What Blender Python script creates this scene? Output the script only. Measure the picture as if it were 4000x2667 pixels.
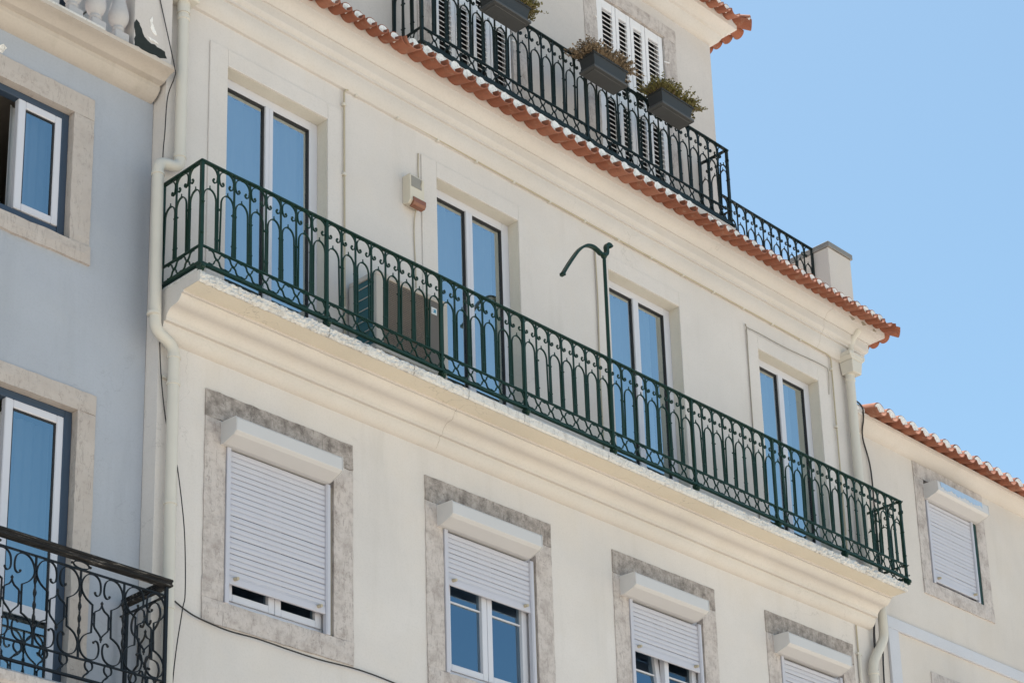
import bpy, bmesh, math, random
from mathutils import Vector, Matrix

random.seed(7)
S = bpy.context.scene
COL = S.collection
for o in list(bpy.data.objects):
    bpy.data.objects.remove(o)

# ------------------------------------------------------------------ camera
W0, H0 = 4000.0, 2667.0
CAM = (-9.07079426, -11.72513152, -8.32501872)
yaw, pit, rol = [math.radians(a) for a in (48.90234086, 19.28375053, -2.70734668)]
FPX, PX, PY = 8499.476, 2426.127, 2729.179
fwd = Vector((math.sin(yaw) * math.cos(pit), math.cos(yaw) * math.cos(pit), math.sin(pit)))
rgt = Vector((math.cos(yaw), -math.sin(yaw), 0))
upv = rgt.cross(fwd)
r2 = math.cos(rol) * rgt + math.sin(rol) * upv
u2 = -math.sin(rol) * rgt + math.cos(rol) * upv
cd = bpy.data.cameras.new('camera')
cam = bpy.data.objects.new('camera', cd)
COL.objects.link(cam)
m = Matrix((r2, u2, -fwd)).transposed().to_4x4()
m.translation = Vector(CAM)
cam.matrix_world = m
cd.sensor_width = 36.0
cd.sensor_fit = 'HORIZONTAL'
cd.lens = FPX / W0 * 36.0
cd.shift_x = -(PX - W0 / 2) / W0
cd.shift_y = (PY - H0 / 2) / W0
cd.clip_start = 0.1
cd.clip_end = 6000
S.camera = cam

# ------------------------------------------------------------------ light
SUN = Vector((0.12, 0.235, 0.965)).normalized()
elev = math.asin(SUN.z)
az = math.atan2(SUN.x, SUN.y)
wd = bpy.data.worlds.new('World')
S.world = wd
wd.use_nodes = True
nt = wd.node_tree
nt.nodes.clear()
sky = nt.nodes.new('ShaderNodeTexSky')
sky.sky_type = 'NISHITA'
sky.sun_disc = False
sky.sun_elevation = elev
sky.sun_rotation = az
sky.air_density = 1.0
sky.dust_density = 0.8
sky.ozone_density = 1.0
bg = nt.nodes.new('ShaderNodeBackground')
bg.inputs['Strength'].default_value = 0.095
wo = nt.nodes.new('ShaderNodeOutputWorld')
tn = nt.nodes.new('ShaderNodeVectorMath')          # white balance of the whole sky
tn.operation = 'MULTIPLY'
tn.inputs[1].default_value = (0.99, 1.13, 1.03)
nt.links.new(sky.outputs[0], tn.inputs[0])
nt.links.new(tn.outputs[0], bg.inputs[0])
nt.links.new(bg.outputs[0], wo.inputs[0])
sl = bpy.data.lights.new('sun', 'SUN')
sl.energy = 5.0
sl.angle = math.radians(0.53)
sl.color = (1.0, 0.94, 0.85)
so = bpy.data.objects.new('sun', sl)
COL.objects.link(so)
so.rotation_euler = (-SUN).to_track_quat('-Z', 'Y').to_euler()
so.location = (10, 20, 40)

S.view_settings.view_transform = 'Standard'
S.view_settings.look = 'None'
S.view_settings.gamma = 1.0
S.view_settings.use_curve_mapping = False
S.view_settings.exposure = 0.93
S.render.engine = 'CYCLES'

# ------------------------------------------------------------------ materials
def srgb(r, g, b):
    f = lambda c: ((c / 255 + 0.055) / 1.055) ** 2.4 if c / 255 > 0.04045 else c / 255 / 12.92
    return (f(r), f(g), f(b))

class N:
    """small node-tree helper"""
    def __init__(self, name):
        self.m = bpy.data.materials.new(name)
        self.m.use_nodes = True
        self.t = self.m.node_tree
        self.b = self.t.nodes['Principled BSDF']
        self.out = self.t.nodes['Material Output']
        g = self.t.nodes.new('ShaderNodeNewGeometry')
        self.pos = g.outputs['Position']
    def node(self, ty, **kw):
        n = self.t.nodes.new(ty)
        for k, v in kw.items():
            setattr(n, k, v)
        return n
    def link(self, a, b):
        self.t.links.new(a, b)
    def vec(self, sx, sy, sz):
        n = self.node('ShaderNodeVectorMath', operation='MULTIPLY')
        self.link(self.pos, n.inputs[0])
        n.inputs[1].default_value = (sx, sy, sz)
        return n.outputs[0]
    def noise(self, scale, detail=4, rough=0.55, vec=None, dist=0.0):
        n = self.node('ShaderNodeTexNoise')
        n.inputs['Scale'].default_value = scale
        n.inputs['Detail'].default_value = detail
        n.inputs['Roughness'].default_value = rough
        n.inputs['Distortion'].default_value = dist
        self.link(vec if vec is not None else self.pos, n.inputs['Vector'])
        return n.outputs['Fac']
    def ramp(self, fac, stops):
        n = self.node('ShaderNodeValToRGB')
        cr = n.color_ramp
        while len(cr.elements) < len(stops):
            cr.elements.new(0.5)
        for e, (p, c) in zip(cr.elements, stops):
            e.position = p
            e.color = (c[0], c[1], c[2], 1) if hasattr(c, '__len__') else (c, c, c, 1)
        self.link(fac, n.inputs[0])
        return n.outputs[0]
    def mix(self, fac, a, b, mode='MIX'):
        n = self.node('ShaderNodeMix', data_type='RGBA', blend_type=mode)
        if isinstance(fac, (int, float)):
            n.inputs[0].default_value = fac
        else:
            self.link(fac, n.inputs[0])
        for k, v in ((6, a), (7, b)):
            if hasattr(v, 'is_linked') or hasattr(v, 'links'):
                self.link(v, n.inputs[k])
            else:
                n.inputs[k].default_value = (v[0], v[1], v[2], 1)
        return n.outputs[2]
    def color(self, c):
        if hasattr(c, 'links'):
            self.link(c, self.b.inputs['Base Color'])
        else:
            self.b.inputs['Base Color'].default_value = (c[0], c[1], c[2], 1)
    def bump(self, h, strength=0.3, dist=0.01):
        n = self.node('ShaderNodeBump')
        n.inputs['Strength'].default_value = strength
        n.inputs['Distance'].default_value = dist
        self.link(h, n.inputs['Height'])
        self.link(n.outputs[0], self.b.inputs['Normal'])
    def rough(self, r, spec=0.3):
        self.b.inputs['Roughness'].default_value = r
        self.b.inputs['Specular IOR Level'].default_value = spec

def scale3(c, k):
    return tuple(min(1.0, x * k) for x in c)

def plaster(name, base, dirt=None, dirt_amt=0.5, bump=0.25, crack=True, crack_amt=0.25):
    n = N(name)
    a = n.noise(0.9, 5, 0.6)
    c = n.mix(n.ramp(a, [(0.35, 0.0), (0.68, 1.0)]), scale3(base, 0.93), scale3(base, 1.04))
    st = n.noise(2.2, 6, 0.65, n.vec(1.6, 1.6, 0.22))
    c = n.mix(n.ramp(st, [(0.55, 0.0), (0.78, dirt_amt)]), c, dirt or scale3(base, 0.72))
    wm = n.noise(1.7, 4, 0.6, None, 0.8)
    c = n.mix(n.ramp(wm, [(0.48, 0.0), (0.70, 0.35)]), c, (base[0] * 1.0, base[1] * .965, base[2] * .905))
    sp = n.noise(60, 3, 0.6)
    c = n.mix(n.ramp(sp, [(0.40, 0.10), (0.5, 0.0)]), c, scale3(base, 0.6))
    if crack:
        v = n.node('ShaderNodeTexVoronoi', feature='DISTANCE_TO_EDGE')
        v.inputs['Scale'].default_value = 1.1
        w = n.node('ShaderNodeVectorMath', operation='ADD')
        nz = n.node('ShaderNodeTexNoise')
        nz.inputs['Scale'].default_value = 3.0
        nz.inputs['Detail'].default_value = 6
        n.link(n.pos, nz.inputs['Vector'])
        n.link(n.pos, w.inputs[0])
        n.link(nz.outputs['Color'], w.inputs[1])
        n.link(w.outputs[0], v.inputs['Vector'])
        gate = n.ramp(n.noise(0.7, 2), [(0.55, 0.0), (0.64, crack_amt)])
        line = n.ramp(v.outputs['Distance'], [(0.0, 1.0), (0.006, 0.0)])
        g2 = n.mix(1.0, line, gate, 'MULTIPLY')
        c = n.mix(g2, c, scale3(base, 0.55))
    n.color(c)
    h = n.noise(9, 6, 0.6)
    n.bump(h, bump, 0.012)
    n.rough(0.85, 0.2)
    return n.m

def stone(name, light, dark, lo, hi, scale=7.0, bump=0.5):
    n = N(name)
    a = n.noise(scale, 9, 0.74, None, 0.12)
    c = n.ramp(a, [(lo, dark), (hi, light)])
    b = n.noise(scale * 5, 6, 0.7)
    c = n.mix(n.ramp(b, [(0.30, 0.65), (0.46, 0.0)]), c, scale3(dark, 0.8))
    v = n.noise(5.0, 5, 0.6, n.vec(2.5, 2.5, 0.5), 1.5)
    c = n.mix(n.ramp(v, [(0.585, 0.0), (0.60, 0.6), (0.615, 0.0)]), c, scale3(dark, 0.5))
    w = n.noise(30, 4, 0.6, n.vec(1.5, 1.5, 0.28), 0.5)
    c = n.mix(n.ramp(w, [(0.60, 0.0), (0.68, 0.5)]), c, scale3(dark, 0.75))
    n.color(c)
    n.bump(n.noise(22, 8, 0.7), bump, 0.012)
    n.rough(0.8, 0.25)
    return n.m

def paint(name, base, rough=0.45, spec=0.4, var=0.08, bump=0.05, scale=8, chips=None, chip_amt=(0.62, 0.66)):
    n = N(name)
    a = n.noise(scale, 5, 0.6)
    c = n.mix(a, scale3(base, 1 - var), scale3(base, 1 + var))
    if chips:
        k = n.noise(scale * 3.5, 6, 0.7)
        c = n.mix(n.ramp(k, [(chip_amt[0], 0.0), (chip_amt[1], 1.0)]), c, chips)
    n.color(c)
    if bump:
        n.bump(n.noise(scale * 8, 4, 0.6), bump, 0.004)
    n.rough(rough, spec)
    return n.m

def glass(name, tint=(0.62, 0.70, 0.74), refl=(0.80, 0.90, 1.0), lo=0.34, hi=0.80):
    n = N(name)
    n.t.nodes.remove(n.b)
    tr = n.node('ShaderNodeBsdfTransparent')
    tr.inputs[0].default_value = (*tint, 1)
    gl = n.node('ShaderNodeBsdfGlossy')
    gl.inputs['Color'].default_value = (*refl, 1)
    gl.inputs['Roughness'].default_value = 0.015
    bp_ = n.node('ShaderNodeBump')
    bp_.inputs['Strength'].default_value = 0.14
    bp_.inputs['Distance'].default_value = 0.02
    n.link(n.noise(1.6, 1, 0.4), bp_.inputs['Height'])
    n.link(bp_.outputs[0], gl.inputs['Normal'])
    lw = n.node('ShaderNodeLayerWeight')
    lw.inputs['Blend'].default_value = 0.45
    mr = n.node('ShaderNodeMapRange')
    n.link(lw.outputs['Fresnel'], mr.inputs[0])
    mr.inputs[3].default_value = lo
    mr.inputs[4].default_value = hi
    mx = n.node('ShaderNodeMixShader')
    n.link(mr.outputs[0], mx.inputs[0])
    n.link(tr.outputs[0], mx.inputs[1])
    n.link(gl.outputs[0], mx.inputs[2])
    n.link(mx.outputs[0], n.out.inputs[0])
    return n.m

M = {}
M['cream'] = plaster('cream_plaster', (0.595, 0.568, 0.556), (0.47, 0.445, 0.42), 0.45, 0.3, True, .4)
M['cornice'] = plaster('cornice_plaster', (0.545, 0.522, 0.508), (0.45, 0.41, 0.37), 0.14, 0.3, True, .6)
M['soffit_yellow'] = plaster('yellow_soffit_bounce', (0.655, 0.60, 0.51), (0.60, 0.52, 0.40), 0.3, 0.25, True, .7)  # soffit yellow, raised in the colour to stand in for weak bounce light
M['reveal'] = plaster('cream_reveal', (0.575, 0.55, 0.50), (0.50, 0.45, 0.37), 0.4)
M['soffit'] = plaster('soffit_plaster', (0.570, 0.540, 0.515), (0.48, 0.43, 0.38), 0.10, 0.3)
M['blue'] = plaster('blue_plaster', (0.365, 0.395, 0.455), (0.295, 0.322, 0.372), 0.6)
M['blue_trim'] = plaster('blue_house_cornice', (0.46, 0.42, 0.385), (0.32, 0.29, 0.25), 0.7, 0.4)
M['pale'] = plaster('pale_render', (0.54, 0.508, 0.495), (0.40, 0.39, 0.40), 0.5)
M['baluster'] = plaster('baluster_render', (0.46, 0.45, 0.46), (0.33, 0.33, 0.34), 0.5, 0.25, False)
M['beige'] = plaster('beige_render', (0.565, 0.53, 0.505), (0.46, 0.42, 0.38), 0.4)
M['band'] = plaster('band_paint', (0.52, 0.54, 0.60), (0.5, 0.5, 0.52), 0.3, 0.15, False)
M['stone'] = stone('limestone', (0.51, 0.468, 0.452), (0.31, 0.272, 0.258), 0.31, 0.55, 7.0)
M['stone_dark'] = stone('grimy_limestone', (0.42, 0.38, 0.36), (0.155, 0.135, 0.125), 0.33, 0.60, 9.0)
M['stone_pink'] = stone('rosy_limestone', (0.47, 0.43, 0.405), (0.40, 0.355, 0.33), 0.30, 0.66, 4.0, 0.25)
M['white_stone'] = stone('white_rough_stone', (0.62, 0.605, 0.585), (0.43, 0.41, 0.39), 0.30, 0.50, 9, 0.6)
M['mortar'] = stone('white_mortar', (0.84, 0.82, 0.80), (0.50, 0.47, 0.44), 0.30, 0.50, 18, 0.8)
def tile_mat():
    n = N('terracotta')
    oi = n.node('ShaderNodeObjectInfo')
    base = n.ramp(oi.outputs['Random'], [(0.0, (0.24, 0.086, 0.052)), (0.5, (0.295, 0.113, 0.070)), (1.0, (0.345, 0.150, 0.098))])
    a = n.noise(14, 6, 0.65)
    c = n.mix(n.ramp(a, [(0.46, 0.0), (0.72, 0.55)]), base, (0.18, 0.082, 0.058))
    b = n.noise(5, 6, 0.7)
    c = n.mix(n.ramp(b, [(0.66, 0.0), (0.72, 0.7)]), c, (0.15, 0.11, 0.09))
    p = n.noise(9, 7, 0.72)
    c = n.mix(n.ramp(p, [(0.56, 0.0), (0.70, 0.45)]), c, (0.42, 0.31, 0.23))
    n.color(c)
    n.bump(n.noise(45, 5, 0.6), 0.35, 0.006)
    n.rough(0.85, 0.2)
    return n.m
M['tile'] = tile_mat()
M['green_iron'] = paint('green_iron', (0.0075, 0.029, 0.019), 0.42, 0.28, 0.35, 0.3, 20, (0.085, 0.062, 0.042), (0.655, 0.70))
M['dark_iron'] = paint('dark_iron', (0.007, 0.014, 0.013), 0.45, 0.25, 0.25, 0.15, 20, (0.07, 0.06, 0.05), (0.68, 0.72))
M['black_iron'] = paint('black_iron', (0.006, 0.008, 0.011), 0.42, 0.28, 0.2, 0.15, 20)
def rail_wood():
    n = N('weathered_handrail')
    a = n.noise(10, 7, 0.7, n.vec(0.5, 4, 4))
    c = n.ramp(a, [(0.44, (0.012, 0.012, 0.013)), (0.58, (0.030, 0.028, 0.027)), (0.66, (0.26, 0.25, 0.24))])
    n.color(c)
    n.bump(a, 0.5, 0.006)
    n.rough(0.7, 0.2)
    return n.m
M['handrail'] = rail_wood()
M['white'] = paint('white_upvc', (0.56, 0.57, 0.63), 0.35, 0.45, 0.03, 0.0)
M['white_alu'] = paint('white_aluminium', (0.47, 0.475, 0.54), 0.38, 0.45, 0.04, 0.03, 5, (0.55, 0.54, 0.52), (0.66, 0.80))
M['box_white'] = paint('shutter_box_white', (0.52, 0.515, 0.525), 0.40, 0.4, 0.04, 0.03, 4)
M['old_white'] = paint('old_white_paint', (0.70, 0.70, 0.73), 0.6, 0.3, 0.06, 0.2, 10)
M['slate'] = paint('slate_blue_paint', (0.038, 0.060, 0.098), 0.45, 0.4, 0.08, 0.05)
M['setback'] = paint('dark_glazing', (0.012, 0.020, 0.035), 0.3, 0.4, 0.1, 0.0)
M['gap_shade'] = paint('dark_gap_shade', (0.025, 0.025, 0.028), 0.6, 0.3, 0.05, 0.0)  # shade of narrow gaps put into a dark colour
M['pipe'] = paint('cream_pipe', (0.545, 0.525, 0.482), 0.5, 0.35, 0.06, 0.08, 5, (0.45, 0.42, 0.35), (0.68, 0.80))
M['conduit'] = paint('cream_conduit', (0.40, 0.355, 0.27), 0.55, 0.3, 0.12, 0.05, 12)
M['cable'] = paint('black_cable', (0.025, 0.024, 0.026), 0.6, 0.3, 0.2, 0.0)
M['planter'] = paint('grey_plastic', (0.030, 0.033, 0.036), 0.5, 0.4, 0.1, 0.05)
M['planter_light'] = paint('grey_plastic_base', (0.060, 0.062, 0.064), 0.5, 0.4, 0.1, 0.05)
M['soil'] = paint('soil', (0.035, 0.026, 0.020), 0.9, 0.1, 0.3, 0.5, 30)
M['dry_leaf'] = paint('dry_leaf', (0.185, 0.138, 0.092), 0.7, 0.2, 0.45, 0.0, 40)
M['green_leaf'] = paint('olive_leaf', (0.125, 0.115, 0.040), 0.7, 0.2, 0.5, 0.0, 40)
M['ac_white'] = paint('ac_casing', (0.50, 0.475, 0.45), 0.45, 0.4, 0.06, 0.03, 6)
M['ac_panel'] = paint('ac_panel_taupe', (0.16, 0.145, 0.135), 0.5, 0.35, 0.05, 0.0)
M['ac_grille'] = paint('ac_grille_taupe', (0.19, 0.172, 0.16), 0.5, 0.35, 0.05, 0.0)
M['ac_dark'] = paint('ac_dark', (0.018, 0.017, 0.017), 0.7, 0.2, 0.1, 0.0)
M['ac_coil'] = paint('ac_teal_coil', (0.015, 0.10, 0.125), 0.4, 0.5, 0.15, 0.0)
M['sticker'] = paint('sticker_white', (0.72, 0.76, 0.80), 0.4, 0.4, 0.02, 0.0)
M['sticker_blue'] = paint('sticker_blue', (0.05, 0.30, 0.50), 0.4, 0.4, 0.02, 0.0)
M['alarm'] = paint('alarm_cream', (0.56, 0.52, 0.44), 0.5, 0.4, 0.05, 0.02)
M['alarm_grey'] = paint('alarm_grille', (0.25, 0.24, 0.22), 0.6, 0.3, 0.05, 0.0)
M['orange'] = paint('orange_lens', (0.21, 0.085, 0.05), 0.25, 0.5, 0.08, 0.0)
M['curtain'] = paint('sheer_curtain', (0.62, 0.64, 0.68), 0.9, 0.1, 0.04, 0.0)
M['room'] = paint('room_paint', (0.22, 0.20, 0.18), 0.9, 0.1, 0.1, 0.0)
M['peel'] = paint('bare_render', (0.030, 0.036, 0.036), 0.9, 0.1, 0.3, 0.3, 20)
M['spall'] = paint('spalled_render', (0.29, 0.265, 0.225), 0.9, 0.1, 0.2, 0.4, 20)
M['crack'] = paint('crack_grime', (0.30, 0.26, 0.22), 0.9, 0.1, 0.2, 0.0)
M['bluepeel'] = paint('blue_undercoat', (0.33, 0.45, 0.62), 0.6, 0.3, 0.12, 0.1, 20)
M['capstone'] = paint('zinc_cap', (0.20, 0.195, 0.19), 0.6, 0.4, 0.15, 0.1, 10)
M['glass'] = glass('door_glass', (0.62, 0.70, 0.74), (0.88, 0.96, 0.98), 0.60, 0.9)
M['glass_blue'] = glass('casement_glass', (0.45, 0.52, 0.56), (0.60, 0.75, 0.82), 0.52, 0.85)
M['glass_low'] = glass('window_glass', (0.35, 0.42, 0.48), (0.31, 0.44, 0.55), 0.28, 0.6)
def paving():
    n = N('limestone_paving')
    v = n.node('ShaderNodeTexVoronoi')
    v.inputs['Scale'].default_value = 9
    n.link(n.pos, v.inputs['Vector'])
    c = n.mix(v.outputs['Distance'], (0.56, 0.50, 0.42), (0.50, 0.445, 0.37))
    c = n.mix(n.ramp(n.noise(0.3, 4), [(0.4, 0.0), (0.7, 0.5)]), c, (0.45, 0.40, 0.34))
    n.color(c)
    n.rough(0.8, 0.2)
    return n.m
M['paving'] = paving()

# ------------------------------------------------------------------ mesh helpers
class MB:
    def __init__(self):
        self.v = []
        self.f = []
    def add(self, vs, fs):
        b = len(self.v)
        self.v += [tuple(p) for p in vs]
        self.f += [tuple(b + i for i in f) for f in fs]
        return self
    def box(self, x0, x1, y0, y1, z0, z1):
        vs = [(x0, y0, z0), (x1, y0, z0), (x1, y1, z0), (x0, y1, z0), (x0, y0, z1), (x1, y0, z1), (x1, y1, z1), (x0, y1, z1)]
        return self.add(vs, [(0, 3, 2, 1), (4, 5, 6, 7), (0, 1, 5, 4), (1, 2, 6, 5), (2, 3, 7, 6), (3, 0, 4, 7)])
    def quad(self, a, b, c, d):
        return self.add([a, b, c, d], [(0, 1, 2, 3)])
    def prism_x(self, prof, x0, x1):
        """closed (y,z) profile extruded along X"""
        n = len(prof)
        vs = [(x0, y, z) for y, z in prof] + [(x1, y, z) for y, z in prof]
        fs = [(i, (i + 1) % n, n + (i + 1) % n, n + i) for i in range(n)]
        fs += [tuple(range(n - 1, -1, -1)), tuple(range(n, 2 * n))]
        return self.add(vs, fs)
    def prism_y(self, prof, y0, y1):
        """closed (x,z) profile extruded along Y"""
        n = len(prof)
        vs = [(x, y0, z) for x, z in prof] + [(x, y1, z) for x, z in prof]
        fs = [(i, (i + 1) % n, n + (i + 1) % n, n + i) for i in range(n)]
        fs += [tuple(range(n - 1, -1, -1)), tuple(range(n, 2 * n))]
        return self.add(vs, fs)
    def tube(self, pts, r, n=8, cap=True):
        pts = [Vector(p) for p in pts]
        rs = r if hasattr(r, '__len__') else [r] * len(pts)
        rings = []
        prev = None
        for i, p in enumerate(pts):
            if i == 0: d = pts[1] - pts[0]
            elif i == len(pts) - 1: d = pts[-1] - pts[-2]
            else: d = (pts[i + 1] - p).normalized() + (p - pts[i - 1]).normalized()
            d = d.normalized()
            if prev is None:
                a = Vector((0, 0, 1)) if abs(d.z) < 0.9 else Vector((1, 0, 0))
                u = d.cross(a).normalized()
            else:
                u = (prev - d * prev.dot(d)).normalized()
            prev = u
            w = d.cross(u)
            rings.append([p + (u * math.cos(2 * math.pi * k / n) + w * math.sin(2 * math.pi * k / n)) * rs[i] for k in range(n)])
        b = len(self.v)
        for rg in rings:
            self.v += [tuple(q) for q in rg]
        for i in range(len(rings) - 1):
            for k in range(n):
                self.f.append((b + i * n + k, b + i * n + (k + 1) % n, b + (i + 1) * n + (k + 1) % n, b + (i + 1) * n + k))
        if cap:
            self.f.append(tuple(b + k for k in range(n - 1, -1, -1)))
            self.f.append(tuple(b + (len(rings) - 1) * n + k for k in range(n)))
        return self
    def strap(self, pts, w, d, y=0.0):
        """flat bar in the XZ plane: width w in plane, depth d along Y"""
        n = len(pts)
        L, Rr = [], []
        for i, (x, z) in enumerate(pts):
            if i == 0: dx, dz = pts[1][0] - x, pts[1][1] - z
            elif i == n - 1: dx, dz = x - pts[-2][0], z - pts[-2][1]
            else: dx, dz = pts[i + 1][0] - pts[i - 1][0], pts[i + 1][1] - pts[i - 1][1]
            l = math.hypot(dx, dz) or 1
            nx, nz = -dz / l * w / 2, dx / l * w / 2
            L.append((x + nx, z + nz)); Rr.append((x - nx, z - nz))
        vs = []
        for i in range(n):
            vs += [(L[i][0], y - d / 2, L[i][1]), (Rr[i][0], y - d / 2, Rr[i][1]), (Rr[i][0], y + d / 2, Rr[i][1]), (L[i][0], y + d / 2, L[i][1])]
        fs = []
        for i in range(n - 1):
            a, c = 4 * i, 4 * i + 4
            for k in range(4):
                fs.append((a + k, a + (k + 1) % 4, c + (k + 1) % 4, c + k))
        fs += [(3, 2, 1, 0), (4 * n - 4, 4 * n - 3, 4 * n - 2, 4 * n - 1)]
        return self.add(vs, fs)
    def ball(self, c, r, n=8, mrow=5):
        pr = [(r * math.sin(math.pi * i / mrow), -r * math.cos(math.pi * i / mrow)) for i in range(mrow + 1)]
        return self.lathe([(max(a, 1e-4), b) for a, b in pr], c, n)
    def lathe(self, prof, c, n=16):
        b = len(self.v)
        for rr, z in prof:
            for k in range(n):
                a = 2 * math.pi * k / n
                self.v.append((c[0] + rr * math.cos(a), c[1] + rr * math.sin(a), c[2] + z))
        for i in range(len(prof) - 1):
            for k in range(n):
                self.f.append((b + i * n + k, b + i * n + (k + 1) % n, b + (i + 1) * n + (k + 1) % n, b + (i + 1) * n + k))
        self.f.append(tuple(b + k for k in range(n - 1, -1, -1)))
        self.f.append(tuple(b + (len(prof) - 1) * n + k for k in range(n)))
        return self
    def mesh(self, name, mat, smooth=False, bevel=0):
        me = bpy.data.meshes.new(name)
        me.from_pydata(self.v, [], self.f)
        bm = bmesh.new()
        bm.from_mesh(me)
        bmesh.ops.recalc_face_normals(bm, faces=bm.faces)
        if bevel:
            bmesh.ops.bevel(bm, geom=[e for e in bm.edges if len(e.link_faces) == 2 and e.calc_face_angle(0) > 0.6],
                            offset=bevel, segments=1, affect='EDGES', clamp_overlap=True)
        bm.to_mesh(me)
        bm.free()
        me.materials.append(mat)
        if smooth:
            me.polygons.foreach_set('use_smooth', [True] * len(me.polygons))
            try:
                me.set_sharp_from_angle(angle=math.radians(24))
            except Exception:
                pass
        me.update()
        return me
    def build(self, name, mat, parent=None, smooth=False, bevel=0, loc=(0, 0, 0)):
        me = self.mesh(name, mat, smooth, bevel)
        return link(name, me, parent, loc)

def link(name, me, parent=None, loc=(0, 0, 0), rot=None, scl=None):
    o = bpy.data.objects.new(name, me)
    COL.objects.link(o)
    o.parent = parent
    o.location = loc
    if rot is not None: o.rotation_euler = rot
    if scl is not None: o.scale = scl
    return o

def tag(o, label, cat, group=None):
    o['label'] = label
    o['category'] = cat
    if group: o['group'] = group
    return o

def thing(name, label, cat, group=None, loc=(0, 0, 0)):
    o = bpy.data.objects.new(name, None)
    o.empty_display_size = 0.2
    COL.objects.link(o)
    o.location = loc
    return tag(o, label, cat, group)

def struct(o):
    o['kind'] = 'structure'
    return o

def lerp(a, b, t):
    return a + (b - a) * t

def wall_front(mb, x0, x1, z0, z1, y, holes, depth):
    """front sheet facing -Y with rectangular holes and their reveals"""
    xs = sorted({x0, x1, *[h[0] for h in holes], *[h[1] for h in holes]})
    zs = sorted({z0, z1, *[h[2] for h in holes], *[h[3] for h in holes]})
    for i in range(len(xs) - 1):
        for j in range(len(zs) - 1):
            cx, cz = (xs[i] + xs[i + 1]) / 2, (zs[j] + zs[j + 1]) / 2
            if any(h[0] < cx < h[1] and h[2] < cz < h[3] for h in holes):
                continue
            mb.quad((xs[i], y, zs[j]), (xs[i + 1], y, zs[j]), (xs[i + 1], y, zs[j + 1]), (xs[i], y, zs[j + 1]))
    for a, b, c, d in holes:
        for p, q in (((a, c), (a, d)), ((a, d), (b, d)), ((b, d), (b, c)), ((b, c), (a, c))):
            mb.quad((p[0], y, p[1]), (p[0], y + depth, p[1]), (q[0], y + depth, q[1]), (q[0], y, q[1]))

def body(mb, x0, x1, y0, y1, z0, z1):
    """side, back, top faces of a building shell"""
    mb.quad((x0, y0, z0), (x0, y1, z0), (x0, y1, z1), (x0, y0, z1))
    mb.quad((x1, y0, z0), (x1, y1, z0), (x1, y1, z1), (x1, y0, z1))
    mb.quad((x0, y1, z0), (x1, y1, z0), (x1, y1, z1), (x0, y1, z1))
    mb.quad((x0, y0, z1), (x1, y0, z1), (x1, y1, z1), (x0, y1, z1))

def cornice_sweep(prof, xl, xc, y, yb):
    """open (out, z) profile swept along the front and, if yb is set, round the right corner"""
    mb = MB()
    n = len(prof)
    rr = random.Random(int(abs(xl * 100) + abs(prof[0][1]) * 1000))
    path = [[(xl, y - o, z) for o, z in prof]]
    ns = max(2, int((xc - xl) / .35))
    for i in range(1, ns):
        wo, wz = rr.uniform(-.0012, .0012), rr.uniform(-.0012, .0012)
        path.append([(lerp(xl, xc, i / ns), y - o - (wo if o > .01 else 0), z + (wz if o > .01 else 0)) for o, z in prof])
    if yb is None:
        path.append([(xc, y - o, z) for o, z in prof])
    else:
        path.append([(xc + o, y - o, z) for o, z in prof])
        path.append([(xc + o, yb, z) for o, z in prof])
    vs = [p for s in path for p in s]
    fs = []
    for s in range(len(path) - 1):
        for i in range(n - 1):
            a = s * n + i
            fs.append((a, a + 1, a + n + 1, a + n))
    fs.append(tuple(range(n)))
    fs.append(tuple((len(path) - 1) * n + i for i in range(n - 1, -1, -1)))
    mb.add(vs, fs)
    return mb

def cove(p0, p1, n, bulge):
    """points strictly between p0 and p1 on a curve sagging by bulge"""
    (a, b), (c, d) = p0, p1
    L = math.hypot(c - a, d - b)
    nx, nz = -(d - b) / L, (c - a) / L
    out = []
    for i in range(1, n):
        t = i / n
        s = bulge * 4 * t * (1 - t)
        out.append((lerp(a, c, t) + nx * s, lerp(b, d, t) + nz * s))
    return out

# ------------------------------------------------------------------ ground
GZ = -10.0
gm = MB()
gm.quad((-900, -900, GZ), (900, -900, GZ), (900, 900, GZ), (-900, 900, GZ))
struct(gm.build('street_ground', M['paving']))

# ================================================================== MAIN BUILDING
XL, XR = -0.58, 8.38
main = thing('apartment_building', 'cream plastered apartment building with long green iron balcony and terracotta eaves', 'building')
DOORS = [(0.0, 1.03), (2.26, 3.267), (4.465, 5.49), (6.716, 7.724)]
DTOP, DBOT = 2.206, -0.075
WINS = [(-0.150, 1.288), (2.066, 3.540), (4.332, 5.755), (6.519, 7.939)]     # stone surround outer
BOXES = [(-0.003, 1.017), (2.196, 3.229), (4.424, 5.424), (6.628, 7.623)]
WTOP, WBOT, LINT, SILL = -0.682, -2.53, -0.90, -2.345
mb = MB()
holes = [(a, b, DBOT, DTOP) for a, b in DOORS]
holes += [(a + 0.02, b - 0.02, WBOT + 0.02, WTOP - 0.02) for a, b in WINS]
wall_front(mb, XL, XR, GZ, 2.62, 0.0, holes, 0.16)
body(mb, XL, XR, 0.0, 9.0, GZ, 2.62)
mb.quad((XL, 0.0, 2.62), (XR, 0.0, 2.62), (XR, 0.0, 3.02), (XL, 0.0, 3.02))
mb.quad((XR, 0.0, 2.62), (XR, 9.0, 2.62), (XR, 9.0, 3.02), (XR, 0.0, 3.02))
mb.quad((XL, 0.0, 2.62), (XL, 9.0, 2.62), (XL, 9.0, 3.02), (XL, 0.0, 3.02))
wall = mb.build('wall', M['cream'], main)
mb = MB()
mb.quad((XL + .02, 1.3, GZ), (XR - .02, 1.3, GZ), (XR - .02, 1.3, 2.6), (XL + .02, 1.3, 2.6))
mb.box(XL + .02, XR - .02, 0.17, 1.29, -0.20, -0.08)
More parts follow.
